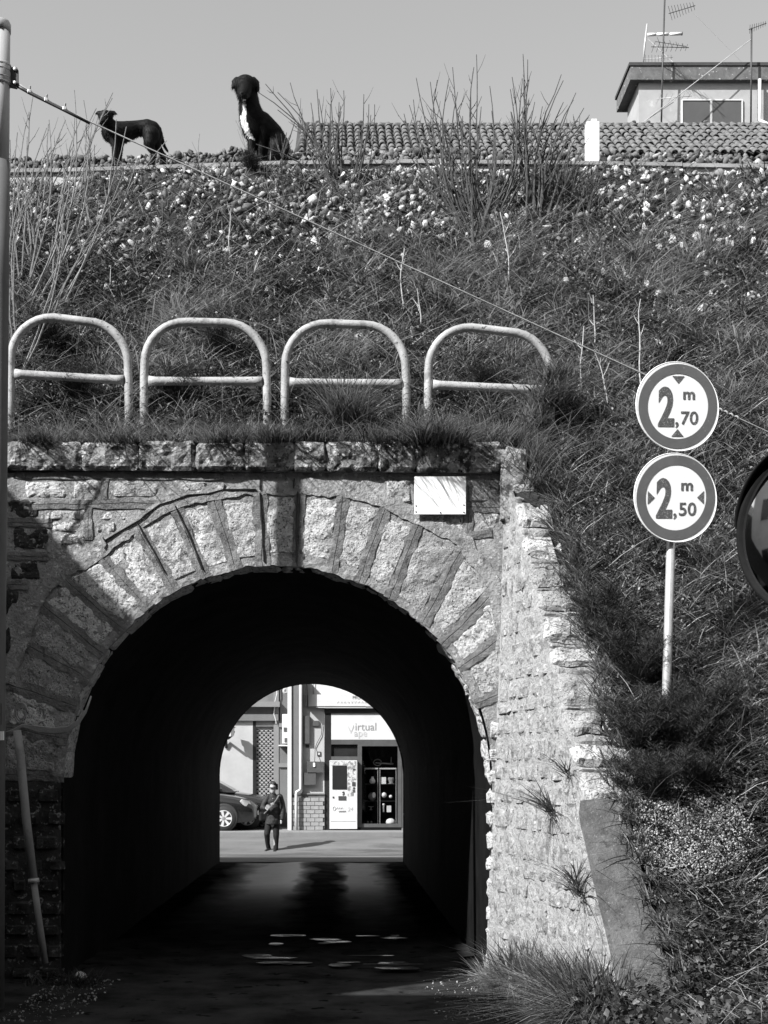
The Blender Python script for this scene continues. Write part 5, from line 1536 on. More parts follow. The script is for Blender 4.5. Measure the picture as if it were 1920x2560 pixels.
# ---- feathery fennel plants
def fennel(name, label, base, hgt, nst, spread, group=None):
    e = empty(name, base, label, 'plant', group)
    base = Vector(base); mb = MB(); B = []; LE = []; LL = []
    for s_ in range(nst):
        a = rng.uniform(0, 2 * math.pi); k = spread * rng.uniform(0.2, 1.0); h = hgt * rng.uniform(0.6, 1.05)
        pts = []
        for i in range(7):
            t = i / 6
            p = base + Vector((math.cos(a) * k * t ** 1.4, math.sin(a) * k * t ** 1.4 - 0.1 * t, h * t - 0.12 * h * t * t))
            p += Vector((noise.noise(p * 6), noise.noise(p * 6 + Vector((5, 0, 0))), 0)) * 0.03 * t
            pts.append(p)
        mb.tube(pts, [0.006 * (1 - 0.8 * i / 6) for i in range(7)], n=4, cap=False)
        for i in range(420):
            t = rng.uniform(0.1, 1.0); f_ = t * 6; j = min(5, int(f_)); p = pts[j].lerp(pts[j + 1], f_ - j)
            d = Vector((rng.gauss(0, 1), rng.gauss(0, 1), rng.gauss(0.3, 0.7))).normalized()
            off = d * rng.uniform(0, 0.075) * (1.25 - 0.6 * t)
            B.append(p + off); LE.append((d.x * 1.2, d.y * 1.2)); LL.append(rng.uniform(0.012, 0.036))
    mb.build('stems', MATS['bark_dark'], e, recalc=False)
    N = len(B)
    blades('foliage', np.array([list(b - wloc(e)) for b in B]), np.array(LL), np.full(N, 0.0036), np.array(LE), nrng.uniform(0, 0.6, N), nrng.uniform(0, 0.75, N) ** 1.5, 'fennel', parent=e)
    return e


FG = 'dark feathery fennel around the sign post'
for (px_, py_, h_, ns, lb) in [(1668, 1850, 0.36, 22, 'dark feathery fennel right at the foot of the sign post'), (1590, 1730, 0.42, 22, 'dark feathery fennel left of the sign post beside the wall steps'), (1540, 1640, 0.30, 14, 'feathery fennel creeping over the upper wall steps'),
                               (1700, 1900, 0.40, 24, 'dark feathery fennel below the sign post above the gravel'), (1600, 1890, 0.36, 20, 'dark feathery fennel beside the lower wall steps'), (1770, 1830, 0.40, 18, 'dark feathery fennel right of the sign post foot'), (1620, 1990, 0.30, 16, 'lowest dark fennel just above the concrete cap'), (1740, 1990, 0.30, 16, 'lowest dark fennel just above the gravel patch'), (1500, 1560, 0.25, 10, 'thin fennel at the top of the wall steps')]:
    fennel('fennel_plant', lb, on_slope(px_, py_), h_ * 1.15, ns, 0.34, FG)
for (px_, py_, h_, ns, lb) in [(190, 1010, 0.42, 14, 'feathery fennel seen through the leftmost hoop'), (440, 1020, 0.36, 12, 'feathery fennel under the bar of the second hoop'), (120, 890, 0.40, 12, 'feathery fennel behind the bar of the leftmost hoop'), (530, 900, 0.34, 10, 'feathery fennel behind the second hoop'), (1210, 1010, 0.30, 10, 'feathery fennel inside the rightmost hoop'), (625, 420, 0.10, 6, 'small fennel on the kerb below the sitting dog')]:
    b_ = on_slope(px_, py_)
    if py_ < 500: b_ = P(px_, 425, 12.9)
    fennel('fennel_plant', lb, b_, h_, ns, 0.24 if py_ > 500 else 0.12, 'feathery fennel on the bank')


# ---- bare shrubs
def stem(mb, a, b, r0, r1, bow, ntw, seed, tw=0.16):
    a = Vector(a); b = Vector(b); n = 9; pts = []
    side = (b - a).cross(Vector((0, 1, 0))).normalized(); L = (b - a).length
    for i in range(n):
        t = i / (n - 1); p = a.lerp(b, t) + side * bow * L * math.sin(math.pi * t)
        p += Vector((noise.noise(p * 4 + Vector((seed, 0, 0))), noise.noise(p * 4 + Vector((0, seed, 0))), 0)) * 0.022 * min(1, t * 3)
        pts.append(p)
    mb.tube(pts, [r0 + (r1 - r0) * i / (n - 1) for i in range(n)], n=5)
    rr = random.Random(seed)
    for k in range(ntw):
        t = rr.uniform(0.3, 0.92); f_ = t * (n - 1); j = int(f_); p = pts[j].lerp(pts[j + 1], f_ - j)
        d = (pts[j + 1] - pts[j]).normalized()
        q = (d * rr.uniform(0.5, 1.1) + side * rr.choice((-1, 1)) * rr.uniform(0.3, 0.8) + Vector((0, rr.uniform(-.5, .5), 0.25))).normalized()
        l_ = tw * rr.uniform(0.4, 1.4); m1 = p + q * l_ * 0.5; m2 = m1 + (q + Vector((0, 0, 0.35))).normalized() * l_ * 0.5
        rb = (r0 + (r1 - r0) * t) * 0.65
        mb.tube([p, m1, m2], [rb, rb * 0.8, rb * 0.45], n=4)
        if rr.random() < 0.5:
            mb.ell(m1, (rb * 1.8, rb * 1.8, rb * 2.2), n=5, m=3)


def shrub(name, label, stems, dtip=0.0, mat='bark', tw=0.16, r=0.011, ntw=4):
    e = empty(name, on_slope(*stems[0][0]), label, 'shrub', 'leafless shrubs on the bank')
    stems = list(stems) + [((b[0] + rng.uniform(-12, 12), b[1] + rng.uniform(-10, 20)), (t[0] + rng.uniform(-26, 26), t[1] + rng.uniform(10, 90)), bow + rng.uniform(-.06, .06)) for (b, t, bow) in stems if len(stems) > 9]
    for k, (b, t, bow) in enumerate(stems):
        p0 = on_slope(*b) - Vector((0, 0, 0.05)); p1 = P(t[0], t[1], p0.y + dtip)
        m = MB(); stem(m, p0, p1, r * rng.uniform(0.7, 1.1), 0.0035, bow, ntw, seed=k * 13 + len(label), tw=tw)
        m.build('stem', MATS[mat], e, recalc=False)


shrub('bare_shrub', 'tangled leafless shrub beside the pole at the left edge', [((50, 700), (45, 330), .04), ((60, 720), (120, 300), -.08), ((90, 690), (85, 240), .05), ((100, 650), (115, 320), .1), ((70, 760), (185, 225), -.1), ((90, 760), (212, 250), -.12), ((130, 720), (238, 270), .06), ((60, 640), (150, 345), .1), ((150, 760), (292, 300), -.08),
      ((40, 900), (60, 420), .06), ((50, 930), (160, 480), -.06), ((110, 850), (300, 480), .05), ((40, 800), (110, 400), .1), ((140, 700), (345, 395), -.08), ((60, 560), (230, 370), -.1), ((30, 620), (28, 350), 0.03), ((80, 600), (165, 300), .05), ((150, 560), (200, 300), .05), ((185, 520), (215, 290), -.04), ((230, 560), (283, 232), .12)], -0.15, ntw=5)
shrub('bare_shrub', 'large fan of leafless stems rising above the tiled roof', [((1185, 560), (1040, 195), .05), ((1190, 560), (1078, 205), .06), ((1195, 570), (1134, 168), .03), ((1200, 560), (1194, 136), .01), ((1205, 560), (1181, 178), .04), ((1205, 540), (1280, 192), -.12), ((1200, 560), (1092, 200), .14), ((1180, 580), (1030, 250), .08), ((1200, 570), (1225, 215), -.05), ((1215, 560), (1275, 225), -.12), ((1195, 590), (1122, 195), .12), ((1220, 560), (1335, 255), -.05),
      ((1180, 600), (1100, 300), .08), ((1195, 600), (1240, 330), -.05), ((1190, 640), (1180, 480), .03), ((1200, 590), (1160, 290), .05)], -0.1, 'bark_dark', r=0.0145, ntw=5, tw=0.2)
shrub('bare_shrub', 'tall leafless stems between the fan shrub and the white post', [((1330, 540), (1310, 136), .02), ((1335, 540), (1320, 150), .03), ((1330, 560), (1402, 186), .06), ((1345, 560), (1440, 232), .05), ((1340, 540), (1408, 256), .06), ((1350, 560), (1458, 270), .05), ((1360, 570), (1470, 288), .04), ((1340, 560), (1345, 330), -.03), ((1320, 560), (1322, 250), .02), ((1430, 540), (1395, 410), .03), ((1440, 560), (1470, 440), .02), ((1450, 560), (1500, 390), -.03)], -0.1, 'bark_dark', r=0.0135, ntw=5)
shrub('bare_shrub', 'spread of thin leafless stems behind the sitting dog', [((850, 480), (662, 210), -.06), ((845, 470), (693, 230), -.08), ((840, 480), (725, 206), .02), ((850, 470), (790, 222), .04), ((855, 470), (829, 222), .03), ((860, 470), (861, 226), .01), ((865, 470), (910, 236), -.06), ((865, 480), (926, 288), -.06), ((870, 480), (918, 262), -.08), ((845, 490), (780, 256), .05), ((850, 500), (640, 360), -.12), ((860, 480), (845, 255), .02), ((700, 480), (720, 330), .04), ((690, 460), (740, 300), .05), ((870, 500), (800, 380), .05)], -0.1, 'bark_dark', r=0.011, ntw=3)
shrub('bare_shrub', 'few thin twigs on the kerb between the two dogs', [((500, 440), (497, 335), .01), ((610, 440), (590, 300), -.1), ((330, 470), (420, 350), .05)], 0.0, 'bark', r=0.005, ntw=1)

# bare tree beyond the left edge (its twigs shade the left of the portal)
bt = empty('bare_tree', (-3.75, 9.75, 2.6), 'leafless tree beyond the left edge before the portal', 'tree')
MB().tube([(-3.75, 9.75, 2.5), (-3.7, 9.75, 3.8), (-3.62, 9.78, 4.6)], [0.06, 0.05, 0.035], n=8).build('trunk', MATS['bark'], bt, smooth=True)
m = MB()
for k in range(7):
    a = rng.uniform(-1.2, 1.2); z0 = rng.uniform(3.4, 4.6)
    tip = Vector((-3.66 + rng.uniform(-0.7, 0.95), 9.76 + rng.uniform(-0.5, 0.3), z0 + rng.uniform(0.4, 1.2)))
    stem(m, (-3.68, 9.75, z0), tip, 0.02, 0.005, rng.uniform(-.1, .1), 6, 400 + k, tw=0.3)
m.build('crown', MATS['bark'], bt, recalc=False)

# ---- pale dry stalks
for (a, b, lb) in [((1487, 870), (1483, 738), 'pale dry forked stalk on the bank above the upper sign'), ((1606, 990), (1604, 748), 'pale dry stalk with broken head left of the upper sign'), ((1455, 960), (1458, 815), 'thin pale stalk between rightmost hoop and signs'), ((575, 640), (580, 520), 'pale dry stalk on the bank above the second hoop'), ((1272, 720), (1250, 530), 'long pale dry stalk below the fan of bare stems'),
                   ((1010, 800), (1008, 620), 'thin pale stalk beside the third hoop'), ((1520, 1000), (1485, 880), 'bent pale stalk left of the upper sign rim'), ((1050, 850), (1045, 720), 'thin pale stalk between third and fourth hoop')]:
    p0 = on_slope(*a); p1 = P(b[0], b[1], p0.y - 0.1)
    m = MB(); stem(m, p0, p1, 0.006, 0.003, 0.03 * rng.choice((-1, 1)), 4, int(a[0]), tw=0.10)
    tag(m.build('dry_stalk', MATS['straw'], origin=p0, recalc=False), lb, 'stalk', 'pale dry stalks on the bank')
# straw strewn over the bank
X, Y = sample_upper(2600); Z = zs(X, Y) + 0.05; a = nrng.uniform(0, 6.28, 2600)
tag(blades('straw_litter', np.stack([X, Y, Z], 1), nrng.uniform(0.08, 0.36, 2600), np.full(2600, 0.0055), np.stack([np.cos(a) * 1.3, np.sin(a) * .4 - .4], 1), nrng.uniform(0.2, 1.2, 2600), nrng.uniform(0.3, 1, 2600), 'grass', kind='stuff'), 'dead straw strewn over the bank', 'straw')
X, Y = sample_right(2600); Z = zs(X, Y) + 0.05; n = len(X); a = nrng.uniform(0, 6.28, n)
tag(blades('straw_litter', np.stack([X, Y, Z], 1), nrng.uniform(0.12, 0.35, n), np.full(n, 0.005), np.stack([np.cos(a), np.sin(a) * .4 - .3], 1), nrng.uniform(0.2, 1.2, n), nrng.uniform(0.3, 1, n), 'grass', kind='stuff'), 'dead straw strewn over the right slope', 'straw')

# ================================================================== ballast and gravel
TPL = []
for k in range(14):
    r_ = random.Random(40 + k); bm = bmesh.new()
    sq = Vector((1.0, r_.uniform(.6, .95), r_.uniform(.45, .8)))
    for _ in range(r_.randint(9, 13)):
        v = Vector((r_.gauss(0, 1), r_.gauss(0, 1), r_.gauss(0, 1))).normalized() * r_.uniform(0.85, 1.1)
        bm.verts.new(Vector((v.x * sq.x, v.y * sq.y, v.z * sq.z)))
    bmesh.ops.convex_hull(bm, input=bm.verts[:])
    bmesh.ops.delete(bm, geom=[v for v in bm.verts if not v.link_faces], context='VERTS')
    bm.verts.index_update(); bm.verts.ensure_lookup_table()
    TPL.append((np.array([list(v.co) for v in bm.verts]), np.array([[v.index for v in f.verts] for f in bm.faces]))); bm.free()


def rocks(name, C, size, shade, mat, label, cat, squash=1.0):
    n = len(C); kk = nrng.integers(0, len(TPL), n); C = np.asarray(C)
    VV = []; FF = []; SS_ = []; off = 0
    for t, (TV, TF) in enumerate(TPL):
        ix = np.where(kk == t)[0]; m_ = len(ix)
        if m_ == 0: continue
        q = nrng.normal(size=(m_, 4)); q /= np.linalg.norm(q, axis=1)[:, None]
        w, x, y, z = q.T
        Rm = np.stack([1 - 2 * (y * y + z * z), 2 * (x * y - z * w), 2 * (x * z + y * w), 2 * (x * y + z * w), 1 - 2 * (x * x + z * z), 2 * (y * z - x * w), 2 * (x * z - y * w), 2 * (y * z + x * w), 1 - 2 * (x * x + y * y)], 1).reshape(m_, 3, 3)
        V = np.einsum('nij,nkj->nki', Rm, TV[None] * size[ix][:, None, None]) + C[ix][:, None, :]
        nv = len(TV)
        VV.append(V.reshape(-1, 3)); FF.append((TF[None] + (np.arange(m_) * nv)[:, None, None] + off).reshape(-1)); SS_.append(np.repeat(shade[ix], nv)); off += m_ * nv
    Fc = np.concatenate(FF)
    ob = raw_mesh(name, np.concatenate(VV), Fc, np.full(len(Fc) // 3, 3, np.int32), MATS[mat], shade=np.concatenate(SS_))
    return tag(ob, label, cat, kind='stuff')


def rock_shade(n, white=0.2):
    s = nrng.uniform(0.0, 0.55, n) ** 1.3
    return np.where(nrng.random(n) < white, nrng.uniform(0.7, 1.0, n), s)


# on the track bed behind the kerb
n = 5600; X = nrng.uniform(-4.5, 7.0, n); Y = 13.3 + nrng.random(n) * 0.62
Z = np.array([top_z(x, y) for x, y in zip(X, Y)]) + nrng.uniform(-0.01, 0.05, n)
rocks('track_ballast', np.stack([X, Y, Z], 1), nrng.uniform(0.028, 0.062, n), rock_shade(n, 0.05) * 0.7, 'ballast', 'dark angular track ballast heaped behind the kerb', 'ballast')
# spilt over the upper bank
n = 7000; t = nrng.random(n) ** 1.6; X = nrng.uniform(-4.0, 6.3, n)
reach = 0.55 + 0.45 * np.array([noise.noise(Vector((x * 0.8, 3, 1))) for x in X]) + np.where(X > 1.8, 0.45, 0) + np.where(X < -0.5, 0.15, 0)
Y = 12.94 - t * np.clip(reach, 0.15, 1.6); Z = np.array([upper_z(x, y) for x, y in zip(X, Y)]) + nrng.uniform(-0.015, 0.03, n) - 0.03 * (Y > 12.75)
rocks('spilt_ballast', np.stack([X, Y, Z], 1), 0.014 + 0.056 * nrng.random(n) ** 1.8, rock_shade(n, 0.25), 'ballast', 'spilt ballast stones on the upper bank', 'ballast')
# gravel patch on the right slope
px_ = nrng.uniform(1585, 1900, 15000); py_ = nrng.uniform(1985, 2240, 15000)
keep = ((px_ - 1720) / 150) ** 2 + ((py_ - 2090 - 0.05 * (px_ - 1720)) / 105) ** 2 < 1 + 0.5 * nrng.random(15000) ** 2
px_, py_ = px_[keep], py_[keep]
Y = SLC / (1.4 - (VY - py_) / F) - 0.01; X = (px_ - VX) * Y / F; Z = zs(X, Y) + nrng.uniform(0.0, 0.065, len(X))
rocks('gravel_patch', np.stack([X, Y, Z], 1), nrng.uniform(0.005, 0.014, len(X)), nrng.uniform(0.0, 1.0, len(X)) ** 1.4, 'gravel', 'heap of bright fine gravel on the right slope under the fennel', 'gravel')
# single larger stones that can be picked out
meshes = []
for k, (V, IF) in enumerate(TPL):
    me = bpy.data.meshes.new('bank_stone'); me.from_pydata([tuple(v) for v in V], [], [tuple(int(i) for i in f) for f in IF]); me.materials.append(MATS['pale_rock']); meshes.append(me)
for k in range(170):
    zone = rng.random()
    if zone < 0.6: px0, py0 = rng.uniform(30, 1900), 440 + 130 * rng.random() ** 1.6
    elif zone < 0.85: px0, py0 = rng.uniform(1500, 1900), rng.uniform(430, 640)
    else: px0, py0 = rng.uniform(60, 1900), rng.uniform(560, 900)
    c = on_slope(px0, py0); c.z = upper_z(c.x, c.y) if c.y > 10.95 else c.z; s_ = rng.uniform(0.03, 0.062)
    o = bpy.data.objects.new('bank_stone', meshes[k % len(TPL)]); COL.objects.link(o)
    o.location = c + Vector((0, -0.02, 0.03 if c.y < 12.7 else -0.02)); o.scale = (s_, s_, s_); o.rotation_euler = (rng.uniform(0, 6), rng.uniform(0, 6), rng.uniform(0, 6))
    tag(o, 'loose pale stone lying in the grass of the bank', 'stone', 'loose pale stones on the bank')

# grit along the edges of the road
n = 700; Y = nrng.uniform(8.8, 10.6, n); X = np.where(nrng.random(n) < 0.6, -2.2 + 0.5 * nrng.random(n) ** 1.5, 1.15 - 0.5 * nrng.random(n) ** 1.5)
rocks('road_grit', np.stack([X, Y, np.full(n, 0.004)], 1), 0.003 + 0.014 * nrng.random(n) ** 2.5, nrng.uniform(0.0, 0.8, n), 'gravel', 'scattered grit along both edges of the road', 'grit')

# ================================================================== living things
def remesh(mb, voxel, sm=4):
    """one continuous skin over overlapping volumes"""
    me = bpy.data.meshes.new('tmp'); me.from_pydata(mb.v, [], mb.f)
    bm = bmesh.new(); bm.from_mesh(me); bmesh.ops.recalc_face_normals(bm, faces=bm.faces[:]); bm.to_mesh(me); bm.free()
    ob = bpy.data.objects.new('tmp', me); COL.objects.link(ob)
    r_ = ob.modifiers.new('r', 'REMESH'); r_.mode = 'VOXEL'; r_.voxel_size = voxel
    if sm:
        s_ = ob.modifiers.new('s', 'SMOOTH'); s_.iterations = sm; s_.factor = 0.5
    dg = bpy.context.evaluated_depsgraph_get()
    out = bpy.data.meshes.new_from_object(ob.evaluated_get(dg))
    bpy.data.objects.remove(ob); bpy.data.meshes.remove(me)
    for p in out.polygons: p.use_smooth = True
    return out


def fur(parent, body, n, ln, mats):
    """short hairs standing off the coat"""
    me = body.data; rr = random.Random(5); ps = me.polygons; N = len(ps); vs = []; fs = []; mi = []
    for k in range(n):
        p = ps[rr.randrange(N)]; c = p.center; nn = p.normal
        d = (nn * 0.55 + Vector((0.15 * rr.uniform(-1, 1), 0.2 * rr.uniform(-1, 1), -0.75))).normalized()
        sd = nn.cross(d); sd = sd.normalized() * 0.0022 if sd.length > 1e-4 else Vector((0.002, 0, 0))
        b = len(vs); vs += [c - sd, c + sd, c + d * ln * rr.uniform(0.5, 1.3)]; fs.append((b, b + 1, b + 2)); mi.append(p.material_index)
    m2 = bpy.data.meshes.new('coat_hair'); m2.from_pydata([tuple(v) for v in vs], [], fs)
    for m in mats: m2.materials.append(m)
    m2.polygons.foreach_set('material_index', mi)
    o = link_mesh('coat_hair', m2, None, parent)
    return tag(o, kind='stuff')


def skin_obj(name, mb, voxel, mat, parent, sm=4, paint=None):
    me = remesh(mb, voxel, sm)
    if paint:
        for m in mat: me.materials.append(m)
        for p in me.polygons: p.material_index = paint(p.center, p.normal)
    o0 = wloc(parent)
    for v in me.vertices: v.co -= o0
    return link_mesh(name, me, mat, parent)


DY0 = 13.1
DP = F / DY0


def limb(mb, pts):
    """pts: (px, py, dy, radius in px) at dog depth"""
    ps = [P(a, b, DY0 + dy) for a, b, dy, r_ in pts]; rs = [r_ / DP for *_, r_ in pts]
    mb.tube(ps, rs, n=14)
    for p, r_ in zip(ps, rs): mb.ell(p, (r_, r_, r_), n=14, m=9)


def dpx(c): return VX + c.x * F / c.y, VY - (c.z - CH) * F / c.y


# sitting dog
d1 = empty('sitting_dog', P(655, 402, DY0), 'large black dog with white chest sitting on the kerb facing the street', 'dog')
m = MB()
limb(m, [(622, 244, 0.0, 24), (624, 268, 0.0, 27), (630, 294, 0.01, 32), (648, 318, 0.07, 39), (670, 346, 0.14, 42), (687, 370, 0.19, 39)])
limb(m, [(618, 262, -0.03, 20), (619, 296, -0.06, 19), (627, 325, -0.03, 22)])
m.ell(P(614, 215, DY0 - 0.02), (29 / DP, 28 / DP, 26 / DP), n=18, m=12)
limb(m, [(612, 224, -0.08, 20), (609, 236, -0.15, 16), (607, 240, -0.19, 13)])
limb(m, [(592, 199, -0.01, 7), (586, 206, -0.03, 7), (582, 219, -0.05, 4)])
limb(m, [(634, 199, -0.01, 7), (641, 207, -0.03, 7.5), (645, 225, -0.05, 4.5)])
limb(m, [(633, 318, -0.02, 16), (629, 356, -0.03, 10.5), (628, 388, -0.03, 9)]); limb(m, [(628, 394, -0.03, 9.5), (625, 397, -0.08, 8.5)])
limb(m, [(655, 322, 0.0, 17), (652, 360, 0.0, 11.5), (651, 389, 0.0, 9.5)]); limb(m, [(651, 395, 0.0, 10), (649, 399, -0.05, 9)])
limb(m, [(684, 352, 0.08, 26), (692, 372, 0.06, 27), (680, 388, 0.0, 12)]); limb(m, [(700, 394, 0.08, 11), (682, 397, 0.0, 9), (676, 398, -0.04, 8)])
limb(m, [(712, 386, 0.22, 8), (725, 395, 0.26, 6), (742, 399, 0.28, 4)])


def paint1(c, n_):
    x, y = dpx(c)
    nz_ = 5 * noise.noise(c * 22) + 3 * noise.noise(c * 60)
    pl = [(611, 248), (613, 272), (608, 296), (612, 316), (624, 338), (632, 350)]
    wd = [1.5, 4.5, 7, 7, 5, 2]
    if n_.y < -0.05:
        for (a, b), (e_, f_), w0, w1 in zip(pl, pl[1:], wd, wd[1:]):
            if b <= y <= f_:
                t = (y - b) / (f_ - b)
                if abs(x - (a + (e_ - a) * t)) < w0 + (w1 - w0) * t + nz_: return 1
    return 0


fur(d1, skin_obj('body', m, 0.0085, [MATS['dog_fur'], MATS['dog_white']], d1, 3, paint1), 9000, 0.026, [MATS['dog_fur'], MATS['dog_white']])
for (a, b) in ((605, 208), (622, 208)): MB().ell(P(a, b, DY0 - 0.105), (0.010, 0.008, 0.009)).build('eye', MATS['dog_eye'], d1, smooth=True)
MB().ell(P(606, 232, DY0 - 0.255), (0.017, 0.010, 0.012)).build('nose', MATS['rubber'], d1, smooth=True)

# standing dog
d2 = empty('standing_dog', P(335, 414, DY0), 'smaller black dog standing sideways on the kerb with hanging tail', 'dog')
m = MB()
limb(m, [(279, 330, 0.0, 26), (292, 334, 0.01, 29), (318, 328, 0.03, 24), (345, 321, 0.05, 19), (368, 321, 0.06, 22), (380, 325, 0.07, 22)])
limb(m, [(263, 296, -0.05, 15), (268, 308, -0.03, 18), (278, 324, 0.0, 24)])
m.ell(P(264, 291, DY0 - 0.07), (19 / DP, 20 / DP, 14 / DP), n=16, m=10)
limb(m, [(260, 296, -0.12, 12), (257, 303, -0.18, 9), (255, 305, -0.22, 7.5)])
limb(m, [(253, 283, -0.06, 6), (246, 282, -0.07, 5), (240, 284, -0.08, 2.5)])
limb(m, [(277, 282, -0.06, 6), (285, 282, -0.06, 5), (291, 285, -0.07, 2.5)])
limb(m, [(286, 346, -0.02, 15), (289, 368, -0.03, 10), (288, 392, -0.03, 8), (288, 407, -0.03, 7.5)]); limb(m, [(287, 411, -0.03, 8), (284, 413, -0.07, 7)])
limb(m, [(296, 348, 0.07, 14), (299, 370, 0.07, 9.5), (297, 394, 0.07, 8), (297, 404, 0.07, 7.5)]); limb(m, [(297, 407, 0.07, 8), (293, 409, 0.03, 7)])
limb(m, [(378, 338, 0.02, 22), (374, 358, 0.0, 15), (377, 370, 0.01, 10), (385, 386, 0.03, 7.5), (381, 404, 0.01, 7)]); limb(m, [(380, 409, 0.01, 7.5), (376, 412, -0.04, 7)])
limb(m, [(388, 338, 0.10, 20), (390, 356, 0.09, 14), (396, 370, 0.09, 9), (406, 386, 0.11, 7.5), (408, 402, 0.10, 7)]); limb(m, [(409, 406, 0.10, 7.5), (405, 409, 0.05, 7)])
limb(m, [(398, 322, 0.10, 6), (404, 345, 0.13, 5.5), (410, 364, 0.15, 4.5), (419, 378, 0.17, 3)])
fur(d2, skin_obj('body', m, 0.0085, MATS['dog_fur'], d2, 3), 6000, 0.015, [MATS['dog_fur']])
for (a, b) in ((258, 289), (269, 289)): MB().ell(P(a, b, DY0 - 0.142), (0.008, 0.006, 0.007)).build('eye', MATS['window_dark'], d2, smooth=True)
MB().ell(P(255, 302, DY0 - 0.25), (0.013, 0.008, 0.010)).build('nose', MATS['rubber'], d2, smooth=True)

# walking person beyond the tunnel
WY = 32.2
WP = F / WY


def wl_(mb, pts, n=12):
    ps = [P(a, b, WY + dy) for a, b, dy, r_ in pts]; rs = [r_ / WP for *_, r_ in pts]
    mb.tube(ps, rs, n=n)
    for p, r_ in zip(ps, rs): mb.ell(p, (r_, r_, r_), n=n, m=8)


def we(mb, px_, py_, dy, rx, ry, rz): mb.ell(P(px_, py_, WY + dy), (rx / WP, ry / WP, rz / WP), n=16, m=10)


pe = empty('person', P(679, 2132, WY), 'person in dark padded coat and dark trousers with shoulder bag walking towards the tunnel', 'person')
m = MB()
we(m, 682, 1970, 0.0, 8.6, 10.5, 12.5); we(m, 682, 1977, -0.03, 6.5, 8, 8.5); we(m, 680.5, 1971, -0.10, 1.6, 2.4, 3.2)
wl_(m, [(682, 1978, 0.01, 6), (683, 1990, 0.02, 6.5)])
wl_(m, [(683, 1996, 0.02, 11), (682, 2030, 0.0, 11), (681, 2058, 0.0, 11)])
for sx in (-1, 1): we(m, 682 + sx * 8.7, 1970.5, 0.02, 1.3, 2, 3)
wl_(m, [(671, 1994, 0.02, 5), (658, 2017, -0.02, 4), (666, 2021, -0.2, 3)]); wl_(m, [(698, 1994, 0.02, 5), (706, 2022, 0.02, 4), (703, 2050, -0.04, 3)])
for hx, hy, hd, dirx in ((667, 2021, -0.22, 1), (703, 2054, -0.06, -0.2)):
    we(m, hx, hy, hd, 3.2, 2.5, 3.6)
    for k in range(4): wl_(m, [(hx + dirx * 1.0 + (k - 1.5) * 1.0, hy + 2, hd - 0.01, 1.0), (hx + dirx * 2 + (k - 1.5) * 1.1, hy + 6.5 - abs(k - 1.5), hd - 0.03, 0.85)], n=6)
    wl_(m, [(hx + dirx * 2.5, hy, hd - 0.01, 1.1), (hx + dirx * 4.5, hy + 3, hd - 0.03, 0.9)], n=6)
wl_(m, [(674, 2056, 0, 8), (667.5, 2086, -0.07, 6), (671, 2118, 0.08, 4)]); wl_(m, [(690, 2056, 0, 8), (689, 2088, -0.03, 6), (688, 2122, 0, 4)])
skin_obj('body', m, 0.012, MATS['skin'], pe, 2)
m = MB()
we(m, 684, 2003, 0.02, 18, 12, 17); we(m, 683, 2025, 0.0, 17, 12.5, 22); we(m, 681.5, 2044, 0.0, 18, 13, 17); wl_(m, [(682, 1987, 0.02, 8.5), (683, 1993, 0.02, 11)])
m.lathe([(17.5 / WP, 0), (18.5 / WP, 0.01), (17.5 / WP, 0.12)], P(681, 2061, WY), n=20)
wl_(m, [(670, 1993, 0.02, 8.5), (663, 2006, 0.0, 8), (657, 2019, -0.04, 7.5), (663, 2021, -0.15, 5.5)]); wl_(m, [(699, 1993, 0.02, 9), (705, 2010, 0.03, 8), (708, 2026, 0.02, 7.5), (705, 2047, -0.03, 6)])
skin_obj('coat', m, 0.014, MATS['jacket'], pe, 3)
m = MB()
wl_(m, [(673, 2052, 0, 10), (667.5, 2085, -0.07, 7.8), (669, 2108, 0.04, 6.0), (671, 2118, 0.08, 6.0)]); wl_(m, [(690, 2052, 0, 10), (690.5, 2088, -0.03, 7.6), (690, 2110, 0, 6.2), (689.5, 2123, 0, 6.4)])
skin_obj('trousers', m, 0.014, MATS['trousers'], pe, 2)
for pts in ([(674, 2122, 0.12, 4.6), (668, 2126, -0.02, 4.4), (663.5, 2128.5, -0.12, 3.6)], [(689, 2127, 0.06, 5), (687.5, 2129, -0.08, 5.4), (686, 2130.5, -0.18, 4.4)]):
    m = MB(); wl_(m, pts); skin_obj('shoe', m, 0.010, MATS['shoe'], pe, 2)
m = MB(); we(m, 682.5, 1963, 0.045, 9.8, 10.5, 10.5); we(m, 684, 1959, -0.03, 7, 6, 4); wl_(m, [(674, 1962, 0.0, 3.2), (673, 1968, 0.0, 2.6)]); wl_(m, [(692, 1962, 0.0, 3.4), (692.5, 1972, 0.0, 3.0)])
skin_obj('hair', m, 0.010, MATS['hair'], pe, 2)
gl = MB(); gl.tube([P(674, 1969, WY - 0.10), P(681, 1969, WY - 0.125), P(690, 1969.5, WY - 0.09)], 0.010, n=6)
for a in (677.5, 685.5): gl.tube([P(a + 3 * math.cos(t), 1970.5 + 2.2 * math.sin(t), WY - 0.115) for t in np.linspace(0, 6.2, 9)], 0.006, n=4)
gl.build('glasses', MATS['frame_black'], pe, smooth=True)
m = MB(); m.box(P(659, 2041, WY - 0.02), (0.20, 0.12, 0.20), rz=0.3, bev=0.03); m.build('bag', MATS['trousers'], pe)
m = MB(); m.tube([P(697, 1988, WY - 0.08), P(690, 2000, WY - 0.15), P(680, 2012, WY - 0.175), P(668, 2026, WY - 0.17), P(660, 2034, WY - 0.12)], 0.017, n=6, flat=0.4); m.build('bag_strap', MATS['strap'], pe)
